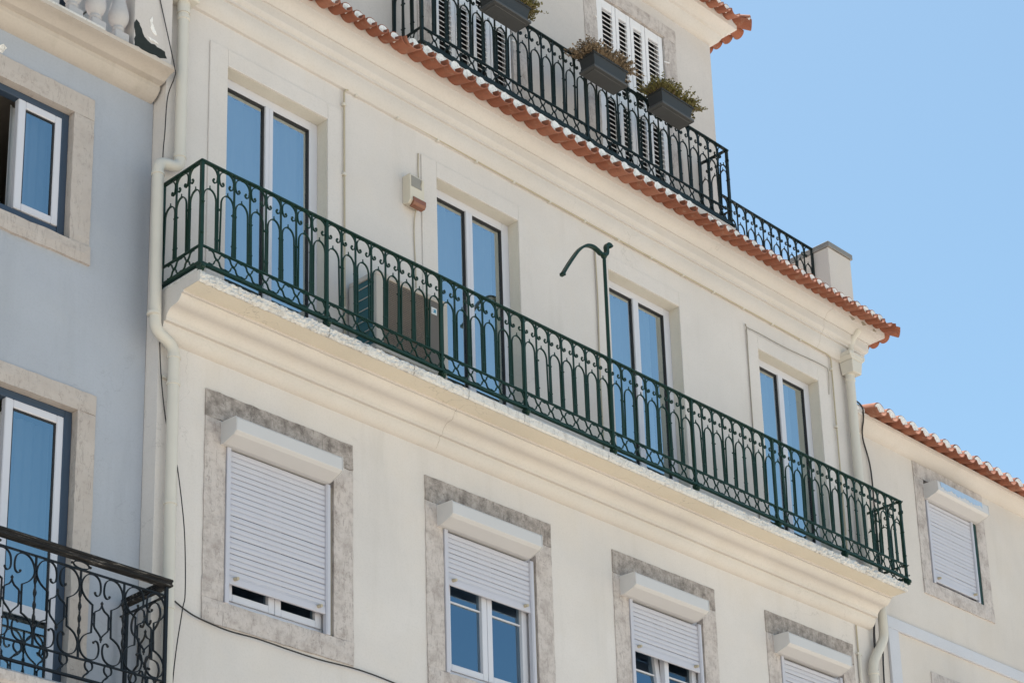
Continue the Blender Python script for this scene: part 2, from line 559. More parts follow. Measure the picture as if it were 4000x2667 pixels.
mb.box(XL + .02, XR - .02, 0.17, 1.29, 2.45, 2.58)
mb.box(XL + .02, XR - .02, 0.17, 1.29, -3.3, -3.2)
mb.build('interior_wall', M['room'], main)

# --- raised plaster bands round the balcony doors
for i, (a, b) in enumerate(DOORS):
    mb = MB()
    t = 0.012
    mb.box(a - 0.178, a, -t, 0.001, DBOT, DTOP + 0.155)
    mb.box(b, b + 0.155, -t, 0.001, DBOT, DTOP + 0.155)
    mb.box(a, b, -t, 0.001, DTOP, DTOP + 0.155)
    mb.build('door_surround', M['cream'], main, bevel=0.004)

# --- balcony doors: white two-leaf frames, panes and net curtains
def curtain_mesh(x0, x1, z0, z1, y, amp=0.018, freq=55, seed=0):
    rr = random.Random(seed)
    mb = MB()
    n = 60
    ph = rr.random() * 6
    cols = []
    for i in range(n + 1):
        x = lerp(x0, x1, i / n)
        yy = y + amp * math.sin(freq * x + ph) + amp * 0.6 * math.sin(freq * 0.43 * x + 2 * ph)
        cols.append(((x, yy, z0), (x, yy, z1)))
    for i in range(n):
        mb.quad(cols[i][0], cols[i + 1][0], cols[i + 1][1], cols[i][1])
    return mb

def balcony_door(i, a, b):
    y = 0.12
    w = b - a
    rv = MB()
    rv.box(a, b, .0015, y - .001, DTOP - .004, DTOP + .02)
    rv.box(b - .004, b + .02, .0015, y - .001, DBOT, DTOP - .0045)
    rv.box(a - .02, a + .004, .0015, y - .001, DBOT, DTOP - .0045)
    rv.build('door_reveal', M['reveal'], main)
    f = MB()
    f.box(a, a + 0.05, y, y + 0.05, DBOT, DTOP)
    f.box(b - 0.085, b, y, y + 0.05, DBOT, DTOP)
    f.box(a + 0.05, b - 0.085, y, y + 0.05, DTOP - 0.078, DTOP)
    f.box(a + 0.05, b - 0.085, y, y + 0.05, DBOT, DBOT + 0.07)
    d = f.build('door', M['white'], main, bevel=0.004)
    mx = a + 0.517 * w / 1.03
    s = MB()
    s.box(mx - 0.040, mx - 0.002, y - 0.012, y + 0.045, DBOT + .07, DTOP - .079)
    s.box(mx + 0.002, mx + 0.043, y - 0.006, y + 0.045, DBOT + .07, DTOP - .079)
    s.box(a + .05, a + .095, y + .005, y + .045, DBOT + .07, DTOP - .079)
    s.build('meeting_stile', M['white'], d, bevel=0.003)
    g = MB()
    for p, q in ((a + .095, mx - .040), (mx + .043, b - .085)):
        g.box(p, q, y + .008, y + .03, DTOP - .092, DTOP - .079)
        g.box(q - .011, q, y + .008, y + .03, DBOT + .07, DTOP - .092)
    g.build('gap_shade', M['gap_shade'], d)  # dark strips paint the shade in the gap between frame and sash
    for p, q in ((a + .095, mx - .040), (mx + .043, b - .085)):
        pm = MB()
        pm.quad((p, y + .024, DBOT + .07), (q - .011, y + .024, DBOT + .07), (q - .011, y + .024, DTOP - .092), (p, y + .024, DTOP - .092))
        pm.build('pane', M['glass'], d)
    curtain_mesh(a + .06, b - (.05, .09, .17, .19)[i], DBOT + .05, DTOP - .05, y + .13, seed=i).build('net_curtain', M['curtain'], d, smooth=True)
for i, (a, b) in enumerate(DOORS):
    balcony_door(i, a, b)

# --- lower windows with stone surrounds and roller shutters
def rough_block(x0, x1, y0, y1, z0, z1, amp=0.004, step=0.06, rs=None):
    """stone block whose front edges wander a little"""
    rr = rs or random
    mb = MB()
    nx = max(1, int(abs(x1 - x0) / step)); nz = max(1, int(abs(z1 - z0) / step))
    g = {}
    vs = []
    for i in range(nx + 1):
        for j in range(nz + 1):
            x = lerp(x0, x1, i / nx); z = lerp(z0, z1, j / nz)
            e = (i in (0, nx)) or (j in (0, nz))
            x += rr.uniform(-amp, amp) if i in (0, nx) else 0
            z += rr.uniform(-amp, amp) if j in (0, nz) else 0
            g[i, j] = len(vs)
            vs.append((x, y0 + (amp * 0.9 if e else 0) + rr.uniform(-amp, amp) * 0.5, z))
    fs = [(g[i, j], g[i + 1, j], g[i + 1, j + 1], g[i, j + 1]) for i in range(nx) for j in range(nz)]
    ring = [(i, 0) for i in range(nx + 1)] + [(nx, j) for j in range(1, nz + 1)] + [(i, nz) for i in range(nx - 1, -1, -1)] + [(0, j) for j in range(nz - 1, 0, -1)]
    b = len(vs)
    for k in ring:
        p = vs[g[k]]
        vs.append((p[0], y1, p[2]))
    n = len(ring)
    for k in range(n):
        fs.append((g[ring[k]], b + k, b + (k + 1) % n, g[ring[(k + 1) % n]]))
    fs.append(tuple(b + k for k in range(n)))
    return mb.add(vs, fs)

def stone_surround(parent, a, b, top, bot, lint, sill, oa, ob, y=-0.014, mats=('stone_dark', 'stone', 'stone'), name='stone_surround'):
    base = rough_block(a, b, y, y + .15, lint, top, .003)
    p = base.build(name, M[mats[0]], parent)
    p['label'] = 'grimy stone lintel' if mats[0] == 'stone_dark' else 'weathered stone lintel'
    rough_block(a, oa, y + .002, y + .15, sill + .002, lint - .003, .003).build('jamb_stone', M[mats[1]], p)
    rough_block(ob, b, y + .002, y + .15, sill + .002, lint - .003, .003).build('jamb_stone', M[mats[1]], p)
    rough_block(a, b, y - .004, y + .15, bot, sill - .002, .003).build('sill_stone', M[mats[2]], p)
    return p

slat_cache = {}
def slat_mesh(w, h):
    k = (round(w, 3), round(h, 4))
    if k not in slat_cache:
        prof = [(0.001, 0.0010), (-.0035, .0035), (-.0055, h * .3), (-.0060, h * .55), (-.0052, h * .8), (-.0030, h - .0035), (0.001, h - .0008), (.005, h * .5)]
        slat_cache[k] = MB().prism_x(prof, 0, w).mesh('shutter_slat', M['white_alu'])
    return slat_cache[k]

def roller(parent, bx0, bx1, sx0, sx1, ztop, zbot, boxtop, y=0.0, pitch=0.0435, right_gap=True, box_mat='box_white', track_bot=SILL):
    """box, guide rails, separate slats and bottom bar"""
    t = boxtop
    prof = [(y + .03, t), (y - .185, t - .012), (y - .195, t - .028), (y - .197, t - .128), (y - .165, t - .150), (y - .05, t - .183), (y + .03, t - .183)]
    bx = MB().prism_x(prof, bx0, bx1).build('roller_shutter', M[box_mat], parent, bevel=0.003)
    for xx, s in ((bx0, -1), (bx1, 1)):
        ends = MB().prism_x([(lerp(y - .085, p[0], 1.03), lerp(t - .09, p[1], 1.03)) for p in prof], xx + (0 if s > 0 else -.008), xx + (.008 if s > 0 else 0))
        ends.build('box_end_plate', M[box_mat], bx, bevel=0.002)
    g = MB()
    g.box(sx0 - .036, sx0 + .002, y - .022, y + .02, track_bot, t - .184)
    g.build('guide_rail', M['white_alu'], bx, bevel=0.003)
    g = MB()
    g.box(sx1 - .002, sx1 + .040, y - .022, y + .02, track_bot, t - .184)
    g.box(sx1 + .006, sx1 + .012, y - .026, y - .021, track_bot + .01, t - .19)
    g.build('guide_rail', M['white_alu'], bx, bevel=0.003)
    n = int((ztop - zbot - .07) / pitch)
    me = slat_mesh(sx1 - sx0, pitch)
    for k in range(n):
        link('shutter_slat', me, bx, (sx0, y + random.uniform(-.0012, .0012), zbot + .07 + k * pitch + random.uniform(-.0012, .0012)), (random.uniform(-.012, .012), random.uniform(-.0010, .0010), 0))
    bar = MB()
    bar.box(sx0, sx1, y - .012, y + .008, zbot, zbot + .055)
    bar.box(sx0, sx1, y - .008, y + .004, zbot + .055, zbot + .071)
    bar.build('bottom_bar', M['white_alu'], bx, bevel=0.003)
    for xx in (sx0 + .055, sx1 - .075):
        st = MB()
        st.tube([(xx, y - .012, zbot + .045), (xx + .004, y - .05, zbot + .04)], [.016, .013], 8)
        st.build('stopper', M['conduit'], bx, smooth=True)
    return bx

def casement(parent, a, b, z0, z1, y=0.055, tilt=None, muntin=None, gl='glass_low'):
    f = MB()
    f.box(a, a + .05, y, y + .06, z0, z1)
    f.box(b - .075, b, y, y + .06, z0, z1)
    f.box(a + .05, b - .075, y, y + .06, z0, z0 + .055)
    f.box(a + .05, b - .075, y, y + .06, z1 - .05, z1)
    w = f.build('window', M['white'], parent, bevel=0.004)
    mx = (a + b) / 2 - .01
    for s, (p, q) in enumerate(((a + .052, mx - .002), (mx + .002, b - .077))):
        sm = MB()
        sw = .058
        h0, h1 = z0 + .057, z1 - .052
        sm.box(0, sw, -.012, .05, 0, h1 - h0)
        sm.box(q - p - sw, q - p, -.012, .05, 0, h1 - h0)
        sm.box(sw, q - p - sw, -.012, .05, 0, sw)
        sm.box(sw, q - p - sw, -.012, .05, h1 - h0 - sw, h1 - h0)
        if muntin is not None:
            sm.box(sw, q - p - sw, .004, .024, muntin - h0 - .007, muntin - h0 + .007)
        rot = (math.radians(-tilt), 0, 0) if (tilt and s == 0) else None
        so_ = sm.build('sash', M['white'], w, bevel=0.004, loc=(p, y, h0))
        pm = MB()
        pm.quad((sw, .022, sw), (q - p - sw, .022, sw), (q - p - sw, .022, h1 - h0 - sw), (sw, .022, h1 - h0 - sw))
        pn = pm.build('pane', M[gl], w, loc=(p, y, h0))
        if rot:
            so_.rotation_euler = rot
            pn.rotation_euler = rot
    return w

SHUT = [-2.182, -1.578, -1.580, -2.19]
for i, (a, b) in enumerate(WINS):
    oa, ob = a + .192, b - .196
    stone_surround(main, a, b, WTOP, WBOT, LINT, SILL, oa, ob)
    bx0, bx1 = BOXES[i]
    casement(main, oa + .01, ob - .005, SILL, LINT - .1, .055, tilt=5 if i == 2 else None, muntin=-1.685 if i in (1, 2) else None)
    rb = roller(main, bx0, bx1, oa + .042, ob - .084, -1.09, SHUT[i], -0.918)
    dm = MB().box(ob - .042, ob - .002, .012, .05, SILL, -1.10)
    dm.build('joint_strip', M['spall'], rb)

# --- balcony slab, moulding and rough edge stones
SF = -0.50
SX0, SX1 = -0.605, 8.286
prof = [(0.0, -0.437), (0.020, -0.434)] + cove((0.020, -0.434), (0.086, -0.352), 6, -0.014) + [(0.086, -0.352), (0.088, -0.331), (0.118, -0.331), (0.121, -0.300)]
c0, c1 = (0.121, -0.300), (0.205, -0.245)
prof += cove(c0, c1, 5, 0.016) + [c1, (0.212, -0.245)] + cove((0.212, -0.245), (0.290, -0.196), 5, -0.014) + [(0.290, -0.196), (0.292, -0.182), (0.314, -0.182), (0.315, -0.163), (0.480, -0.163), (0.480, -0.078), (0.0, -0.078)]
SPROF = prof[2:-3]
mb = cornice_sweep(prof, SX0, SX1 - .01, 0.0, None)
slab = mb.build('balcony_slab', M['soffit'], main, smooth=True)
JT = [SX0, 0.62, 1.50, 2.10, 2.74, 3.78, 5.20, 6.75, SX1]
rs = random.Random(3)
for k in range(len(JT) - 1):
    x0, x1 = JT[k] + .003, JT[k + 1] - .003
    roughn = [.85, .75, .5, .15, .15, .4, .5, .8][k]
    nx = int((x1 - x0) / 0.016); nz = 6
    g = {}; vs = []
    lump = [rs.uniform(-1, 1) for _ in range(400)]
    for i in range(nx + 1):
        for j in range(nz + 1):
            x = lerp(x0, x1, i / nx)
            z = lerp(-0.168, -0.074, j / nz)
            d = (rs.uniform(-.007, .009) + .008 * lump[(i // 3 + 37 * j) % 400]) * roughn
            if j == 0: z += rs.uniform(-.006, .006) * roughn
            if j == nz: z += rs.uniform(-.008, .003) * roughn
            edge = .012 if j in (0, nz) else 0
            g[i, j] = len(vs)
            vs.append((x, SF - .006 + d + edge, z))
    fs = [(g[i, j], g[i + 1, j], g[i + 1, j + 1], g[i, j + 1]) for i in range(nx) for j in range(nz)]
    b = len(vs)
    for i in range(nx + 1):
        vs.append((lerp(x0, x1, i / nx), SF + .06, -0.0745))
        vs.append((lerp(x0, x1, i / nx), SF + .0195, -0.1645))
    for i in range(nx):
        fs.append((g[i, nz], g[i + 1, nz], b + 2 * i + 2, b + 2 * i))
        fs.append((g[i, 0], b + 2 * i + 1, b + 2 * i + 3, g[i + 1, 0]))
    for i in (0, nx):
        fs.append(tuple([g[i, j] for j in range(nz + 1)] + [b + 2 * i, b + 2 * i + 1]))
    MB().add(vs, fs).build('edge_stone', M['white_stone'], slab)
MB().box(SX0 + .002, SX1 - .014, SF + .0205, -.316, -.1665, -.1633).build('slab_soffit', M['soffit_yellow'], slab)  # thin yellow plate over the soffit, with extra bounce light in its colour
MB().box(SX0 + .01, SX1 - .012, SF + .061, -.015, -0.0775, -0.062).build('slab_top', M['pale'], slab)
MB().box(SX0 + .005, SX0 + .04, SF + .03, -.002, -.076, -.045).build('slab_lip', M['white_stone'], slab, bevel=.008)

# --- main cornice under the eaves
prof = [(0.0, 2.572), (0.026, 2.576)] + cove((0.026, 2.576), (0.082, 2.728), 6, -0.020) + [(0.082, 2.728), (0.104, 2.731), (0.106, 2.752)]
prof += cove((0.106, 2.752), (0.138, 2.786), 3, -0.005) + [(0.138, 2.786), (0.141, 2.872), (0.158, 2.873)] + cove((0.158, 2.873), (0.250, 2.945), 6, 0.018)
prof += [(0.251, 2.945), (0.272, 2.947), (0.274, 3.005), (0.0, 3.03)]
cornice_sweep(prof, XL, XR, 0.0, 4.0).build('cornice', M['cornice'], main, smooth=True)

# --- seams and cracks across the mouldings
CPROF = prof[:-1]
def seam(profile, x, y, parent, seed, r=.0012):
    rr = random.Random(seed)
    pts = []
    dx = 0
    for o, z in profile:
        dx += rr.uniform(-.006, .006)
        pts.append((x + dx, y - o - .0012, z - .0012))
    MB().tube(pts, [r * rr.uniform(.6, 1.2) for _ in pts], 5).build('crack', M['crack'], parent)
for k, x in enumerate((7.72,)):
    seam(CPROF, x, 0.0, main, 60 + k)
for k, x in enumerate((2.16,)):
    seam(SPROF, x, 0.0, slab, 70 + k)

# --- tiles
def channel_mesh(r, L, slope, arc=180, th=0.011, taper=0.9, n=9):
    """concave-up tile; tip at y=0, bottom of tip at z=0"""
    mb = MB()
    vs = []
    rows = 3
    for s in range(rows):
        t = s / (rows - 1)
        rr = r * lerp(1, taper, t)
        for rad in (rr, rr - th):
            for k in range(n + 1):
                a = math.radians(270 - arc / 2 + arc * k / n)
                vs.append((rad * math.cos(a), t * L, r + rad * math.sin(a) + t * L * slope))
    m_ = n + 1
    fs = []
    for s in range(rows - 1):
        o0, o1 = s * 2 * m_, (s + 1) * 2 * m_
        for k in range(n):
            fs.append((o0 + k, o0 + k + 1, o1 + k + 1, o1 + k))
            fs.append((o0 + m_ + k, o1 + m_ + k, o1 + m_ + k + 1, o0 + m_ + k + 1))
        fs.append((o0, o1, o1 + m_, o0 + m_))
        fs.append((o0 + n, o0 + m_ + n, o1 + m_ + n, o1 + n))
    for o0 in (0, (rows - 1) * 2 * m_):
        for k in range(n):
            fs.append((o0 + k, o0 + m_ + k, o0 + m_ + k + 1, o0 + k + 1))
    mb.add(vs, fs)
    return mb.mesh('roof_tile', M['tile'], True)

def cover_mesh(r, L, slope, th=0.011, n=9, flat=1.0):
    mb = MB()
    vs = []
    rows = 2
    for s in range(rows):
        t = s / (rows - 1)
        rr = r * lerp(1, 0.92, t)
        for rad in (rr, rr - th):
            for k in range(n + 1):
                a = math.radians(180 * k / n)
                vs.append((rad * math.cos(a), t * L, flat * rad * math.sin(a) + t * L * slope))
    m_ = n + 1
    fs = []
    o0, o1 = 0, 2 * m_
    for k in range(n):
        fs.append((o0 + k, o1 + k, o1 + k + 1, o0 + k + 1))
        fs.append((o0 + m_ + k, o0 + m_ + k + 1, o1 + m_ + k + 1, o1 + m_ + k))
        fs.append((o0 + k, o0 + k + 1, o0 + m_ + k + 1, o0 + m_ + k))
        fs.append((o1 + k, o1 + m_ + k, o1 + m_ + k + 1, o1 + k + 1))
    fs.append((o0, o0 + m_, o1 + m_, o1)); fs.append((o0 + n, o1 + n, o1 + m_ + n, o0 + m_ + n))
    mb.add(vs, fs)
    return mb.mesh('cover_tile', M['tile'], True)

def plug_mesh(r, th=0.03, n=9, flat=1.0, seed=0):
    rr = random.Random(seed)
    mb = MB()
    pts = [(r * math.cos(math.pi * k / n) * rr.uniform(.94, 1), r * flat * math.sin(math.pi * k / n) * rr.uniform(.92, 1)) for k in range(n + 1)]
    pts = [(-r, -.018)] and pts + [(-r * .9, -.02), (0, -.03), (r * .9, -.02)]
    nn = len(pts)
    vs = [(0, -0.008, r * .35)] + [(x, 0.0, z) for x, z in pts] + [(x, th, z) for x, z in pts]
    fs = [(0, 1 + (k + 1) % nn, 1 + k) for k in range(nn)] + [(1 + k, 1 + (k + 1) % nn, 1 + nn + (k + 1) % nn, 1 + nn + k) for k in range(nn)]
    fs.append(tuple(1 + nn + k for k in range(nn)))
    mb.add(vs, fs)
    return mb.mesh('mortar_plug', M['mortar'], False)

SLOPE = 0.27
CH_S = channel_mesh(0.072, 0.46, SLOPE)
CH_M = channel_mesh(0.098, 0.46, SLOPE, 168)
CV_S = cover_mesh(0.060, 0.36, SLOPE, .007)
CV_M = cover_mesh(0.064, 0.36, SLOPE, .007)
PL = [plug_mesh(0.0545, seed=k) for k in range(5)]
PLM = [plug_mesh(0.066, .05, 9, 1.25, seed=k + 20) for k in range(5)]

def tile_run(parent, pts, kind, z, out=0.13, rotz=0.0, jit=0.006, seed=1):
    """pts = list of (x, y) at the cornice edge; outward is local -Y turned by rotz"""
    rr = random.Random(seed)
    d = Vector((math.sin(rotz), -math.cos(rotz), 0))
    ax = Vector((math.cos(rotz), math.sin(rotz), 0))
    for i, (x, y) in enumerate(pts):
        o = out + rr.uniform(-jit, jit) * 1.5
        p = Vector((x, y, z - SLOPE * o)) + d * o
        link('roof_tile', CH_M if kind == 'M' else CH_S, parent, p + Vector((0, 0, rr.uniform(-jit, jit) * .6)), (0, rr.uniform(-.03, .03), rotz + rr.uniform(-.02, .02)))
        if i + 1 < len(pts):
            q = (Vector((x, y, 0)) + Vector((pts[i + 1][0], pts[i + 1][1], 0))) / 2
            co = o - (0.055 if kind == 'S' else 0.085) + rr.uniform(-jit, jit)
            rad = 0.072 if kind == 'S' else 0.094
            c = Vector((q.x, q.y, z - SLOPE * co + rad * 0.98)) + d * co
            link('cover_tile', CV_S if kind == 'S' else CV_M, parent, c, (0, rr.uniform(-.04, .04), rotz + rr.uniform(-.03, .03)))
            pc = c + d * 0.001 if kind == 'S' else c + d * 0.006 + Vector((0, 0, -.004))
            link('mortar_plug', (PL if kind == 'S' else PLM)[rr.randrange(5)], parent, pc, (0, rr.uniform(-.1, .1), rotz))

CE = 3.0          # z of the tile bottoms over the cornice edge
CY = -0.272
mb = MB()
mb.quad((XL, CY + .02, CE + .055), (XR + .25, CY + .02, CE + .055), (XR + .25, 0.5, CE + .055 + .77 * SLOPE), (XL, 0.5, CE + .055 + .77 * SLOPE))
mb.quad((XR + .25, CY + .02, CE + .055), (XR + .25, 5, CE + .055), (XR - .5, 5, CE + .055 + .77 * SLOPE), (XR - .5, 0.5, CE + .055 + .77 * SLOPE))
roof = mb.build('roof', M['mortar'], main)
fp = [(.10, 2.99), (.262, 2.99), (.2735, 3.004), (.2735, 3.062), (.10, 3.062)]
cornice_sweep(fp, XL, XR, 0.0, 4.0).build('eaves_mortar', M['cornice'], roof)
xs = []
x = -0.50
while x < 1.57: xs.append((x, CY)); x += 0.1365
tile_run(roof, xs, 'S', CE, 0.150, seed=11)
xs = []
x = 1.565
xs2 = []
x = 1.60
while x < 5.52: xs2.append((x, CY)); x += 0.1575
tile_run(roof, xs2, 'M', CE - .004, 0.185, seed=12)
xs = []
x = xs2[-1][0] + 0.145
while x < 8.56: xs.append((x, CY)); x += 0.1345
tile_run(roof, xs, 'S', CE, 0.18, seed=13)
link('roof_tile', CH_S, roof, (8.765, -0.385, CE - .035), (0, 0, math.radians(48)), (1.1, 1.0, 1.0))
link('roof_tile', CH_S, roof, (8.675, -0.43, CE - .035), (0, 0, math.radians(22)))
link('cover_tile', CV_M, roof, (8.74, -0.36, CE + .055), (0, 0, math.radians(30)))
link('mortar_plug', PL[2], roof, (8.735, -0.355, CE + .055), (0, 0, math.radians(30)))
ys = []
y = -0.19
while y < 3.0: ys.append((XR + .272, y)); y += 0.1365
tile_run(roof, ys, 'S', CE, 0.13, math.radians(90), seed=14)
# mortar bedding of the eaves under the upper balcony
mb = MB()
rs = random.Random(5)
n = 160
vs = []
for i in range(n + 1):
    xx = lerp(1.60, 5.62, i / n)
    b1, b2 = rs.uniform(-.012, .012), rs.uniform(-.012, .012)
    vs += [(xx, -0.335 + b1, 3.075 + b2), (xx, -0.30 + b2, 3.135 + b1), (xx, -0.20, 3.165 + b2)]
fs = []
for i in range(n):
    a = 3 * i
    fs += [(a, a + 3, a + 4, a + 1), (a + 1, a + 4, a + 5, a + 2)]
MB().add(vs, fs).build('mortar_bed', M['mortar'], roof)

# --- upper storey set back behind the eaves
UY = 0.16
UXR = 6.48
UWIN = [(2.405, 3.445), (4.667, 5.705)]
UTOP, UBOT = 5.50, 3.32
mb = MB()
wall_front(mb, XL, UXR, 3.0, 6.05, UY, [(a, b, UBOT, UTOP) for a, b in UWIN], 0.14)
body(mb, XL, UXR, UY, 8.5, 3.0, 6.05)
mb.build('upper_wall', M['pale'], main)
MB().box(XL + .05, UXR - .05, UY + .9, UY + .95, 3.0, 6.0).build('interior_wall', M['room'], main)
prof = [(0.0, 5.79), (0.012, 5.792)] + cove((0.012, 5.792), (0.10, 5.90), 6, -0.016) + [(0.10, 5.90), (0.125, 5.91)] + cove((0.125, 5.91), (0.20, 5.985), 5, .012) + [(0.20, 5.985), (0.215, 5.99), (0.215, 6.03), (0.0, 6.05)]
cornice_sweep(prof, XL, UXR, UY, 4.0).build('upper_cornice', M['cornice'], main, smooth=True)
mb = MB()
mb.quad((XL, UY - .19, 6.09), (UXR + .2, UY - .19, 6.09), (UXR - .6, 1.5, 6.5), (XL, 1.5, 6.5))
mb.quad((UXR + .2, UY - .19, 6.09), (UXR + .2, 5, 6.09), (UXR - .6, 5, 6.5), (UXR - .6, 1.5, 6.5))
uroof = mb.build('upper_roof', M['mortar'], main)
fp = [(.10, 6.02), (.205, 6.02), (.2165, 6.031), (.2165, 6.085), (.10, 6.085)]
cornice_sweep(fp, XL, UXR, UY, 4.0).build('eaves_mortar', M['cornice'], uroof)
xs = []
x = 4.6
while x < 6.60: xs.append((x, UY - .215)); x += 0.1365
tile_run(uroof, xs, 'S', 6.03, 0.14, seed=21)
link('roof_tile', CH_S, uroof, (UXR + .325, UY - .325, 5.995), (0, 0, math.radians(45)), (1.1, 1, 1))
link('cover_tile', CV_M, uroof, (UXR + .30, UY - .345, 6.08), (0, 0, math.radians(30)))
link('mortar_plug', PL[1], uroof, (UXR + .296, UY - .34, 6.08), (0, 0, math.radians(30)))
ys = []
y = UY - .13
while y < 3.0: ys.append((UXR + .215, y)); y += 0.1365
tile_run(uroof, ys, 'S', 6.03, 0.13, math.radians(90), seed=22)

# upper French windows: stone surround and louvred shutters
LV = MB().prism_x([(-.019, 0.0), (-.016, -.006), (.016, .024), (.013, .030)], 0, 1.0).mesh('louvre_slat', M['old_white'])
for wi, (a, b) in enumerate(UWIN):
    p = rough_block(a - .185, b + .19, UY - .014, UY + .12, UTOP, UTOP + .16, .005).build('stone_surround', M['stone'], main)
    p['label'] = 'weathered stone lintel'
    rough_block(a - .185, a, UY - .012, UY + .12, UBOT, UTOP - .003, .004).build('jamb_stone', M['stone'], p)
    rough_block(b, b + .19, UY - .012, UY + .12, UBOT, UTOP - .003, .004).build('jamb_stone', M['stone'], p)
    y0 = UY + .03
    edges = [0.0, .305, .528, .755, 1.038]
    lv = [(.100, .252), (.352, .472), (.577, .701), (.802, .962)]
    sp = []
    f = MB()
    f.box(a, a + .04, y0 + .012, y0 + .07, UBOT, UTOP)
    f.box(b - .04, b, y0 + .012, y0 + .07, UBOT, UTOP)
    f.box(a + .04, b - .04, y0 + .012, y0 + .07, UTOP - .05, UTOP)
    frame = f.build('shutter_frame', M['old_white'], main)
    z0, z1 = UBOT + .02, UTOP - .012
    for k in range(4):
        e0, e1 = a + edges[k] + (.004 if k else .012), a + edges[k + 1] - (.004 if k < 3 else .012)
        l0, l1 = a + lv[k][0], a + lv[k][1]
        lf = MB()
        lf.box(e0, l0, y0 - .02, y0 + .012, z0, z1)
        lf.box(l1, e1, y0 - .02, y0 + .012, z0, z1)
        for q0, q1 in ((z0, z0 + .16), (4.36, 4.46), (z1 - .10, z1)):
            lf.box(l0, l1, y0 - .018, y0 + .010, q0, q1)
        leaf = lf.build('louvred_shutter', M['old_white'], main, bevel=.003)
        for q0, q1 in ((z0 + .16, 4.36), (4.46, z1 - .10)):
            nn = int((q1 - q0) / 0.052)
            for s in range(nn):
                o = link('louvre_slat', LV, leaf, (l0, y0 - .004, q0 + (s + .25) * (q1 - q0) / nn))
                o.scale = (l1 - l0, 1, 1)
    hg = MB()
    for zz in (5.2, 4.9, 4.3, 3.7):
        hg.tube([(b - .008, y0 - .03, zz), (b + .05, y0 - .05, zz)], .008, 6)
        hg.tube([(a + .008, y0 - .03, zz), (a - .04, y0 - .05, zz)], .008, 6)
    hg.build('hinge', M['old_white'], frame)
    MB().box(a + .04, b - .04, y0 + .075, y0 + .08, UBOT, UTOP).build('back_panel', M['gap_shade'], frame)

# balcony slab of the upper storey
us = MB().box(1.90, 6.19, -0.235, UY - .002, 3.205, 3.275).build('upper_balcony_slab', M['pale'], main, bevel=.006)
MB().box(1.93, 6.16, -0.20, UY - .002, 3.02, 3.204).build('slab_base', M['mortar'], us)
# terrace deck and chimney block at the right end
MB().box(UXR + .001, XR - .01, 0.20, 6.0, 3.05, 3.22).build('terrace_deck', M['pale'], main)
ch = MB().box(8.30, 8.715, 0.12, 1.1, 3.05, 4.10).build('chimney', M['beige'], main, bevel=.004)
MB().box(8.285, 8.735, 0.10, 1.12, 4.101, 4.165).build('chimney_cap', M['capstone'], ch, bevel=.004)

# patches of spalled render at the cornice corner
def patch(outline, y, mat, name, parent, th=.003, seed=0, axis='y', jag=.006):
    rr = random.Random(seed)
    pts = []
    n = len(outline)
    for i in range(n):
        (x0, z0), (x1, z1) = outline[i], outline[(i + 1) % n]
        seg = max(1, int(math.hypot(x1 - x0, z1 - z0) / .025))
        for k in range(seg):
            t = k / seg
            pts.append((lerp(x0, x1, t) + rr.uniform(-jag, jag), lerp(z0, z1, t) + rr.uniform(-jag, jag)))
    return MB().prism_y(pts, y - th, y).build(name, mat, parent)
for k, (cx, cz, rx, rz) in enumerate(((8.06, 2.965, .05, .02), (8.27, 2.975, .045, .022), (8.46, 2.970, .03, .018))):
    patch([(cx + rx * math.cos(a) * (1 + .3 * math.sin(3 * a + k)), cz + rz * math.sin(a)) for a in [2 * math.pi * i / 9 for i in range(9)]], CY, M['spall'], 'spalled_patch', main, seed=k)

# ================================================================== RAILINGS
MIDZ, TOPZ = 0.145, 0.85
def rail_meshes(mat, h=0.0755):
    D = {}
    b = MB()
    b.box(-.006, .006, -.006, .006, MIDZ, TOPZ - .004)
    b.box(-.022, .022, -.008, .008, .238, .248)
    b.box(-.022, .022, -.008, .008, .498, .508)
    D['baluster'] = b.mesh('baluster', mat)
    a = MB()
    wL = h - .0175
    pts = [(-wL, MIDZ), (-wL, .35), (-wL, .555)]
    pts += [(-wL * math.cos(math.pi * k / 12), .555 + .083 * math.sin(math.pi * k / 12)) for k in range(1, 12)]
    pts += [(wL, .555), (wL, .35), (wL, MIDZ)]
    a.strap(pts, .0085, .013)
    a.strap([(0, .638), (0, .655), (0, .668)], .006, .008)
    a.strap([(-.007, .643), (.007, .643)], .009, .012)
    D['arch'] = a.mesh('arch', mat)
    s = MB()
    for sg in (-1, 1):
        q = [(h - (h - .008) * math.sin(math.radians(t)), .775 + .068 * math.cos(math.radians(t))) for t in (4, 18, 34, 50, 66, 80, 90)]
        q += [(.009, .756), (.013, .735), (.022, .717), (.035, .710), (.047, .716), (.051, .729), (.046, .738)]
        s.strap([(sg * x, z) for x, z in q], .0084, .013)
        s.ball((sg * .043, 0, .737), .0105, 7, 4)
    D['scroll'] = s.mesh('scroll', mat)
    l = MB()
    for sg in (-1, 1):
        for up in (1, -1):
            q = [(0, .0), (.013, .009), (.022, .020), (.026, .034), (.033, .048), (.045, .056), (.058, .057), (h, .052)]
            l.strap([(sg * x, .075 + up * z) for x, z in q], .0082, .012)
    l.box(-.011, .011, -.009, .009, .069, .081)
    D['lattice'] = l.mesh('lattice', mat)
    p = MB()
    p.box(-.0125, .0125, -.0125, .0125, -.03, TOPZ)
    D['post'] = p.mesh('post', mat)
    k = MB()
    k.box(-.014, .014, -.03, .03, -.075, -.016)
    k.ball((.0, -.03, -.045), .022, 8, 5)
    D['foot'] = k.mesh('foot', mat)
    return D
RG = rail_meshes(M['green_iron'])
RD = rail_meshes(M['dark_iron'])

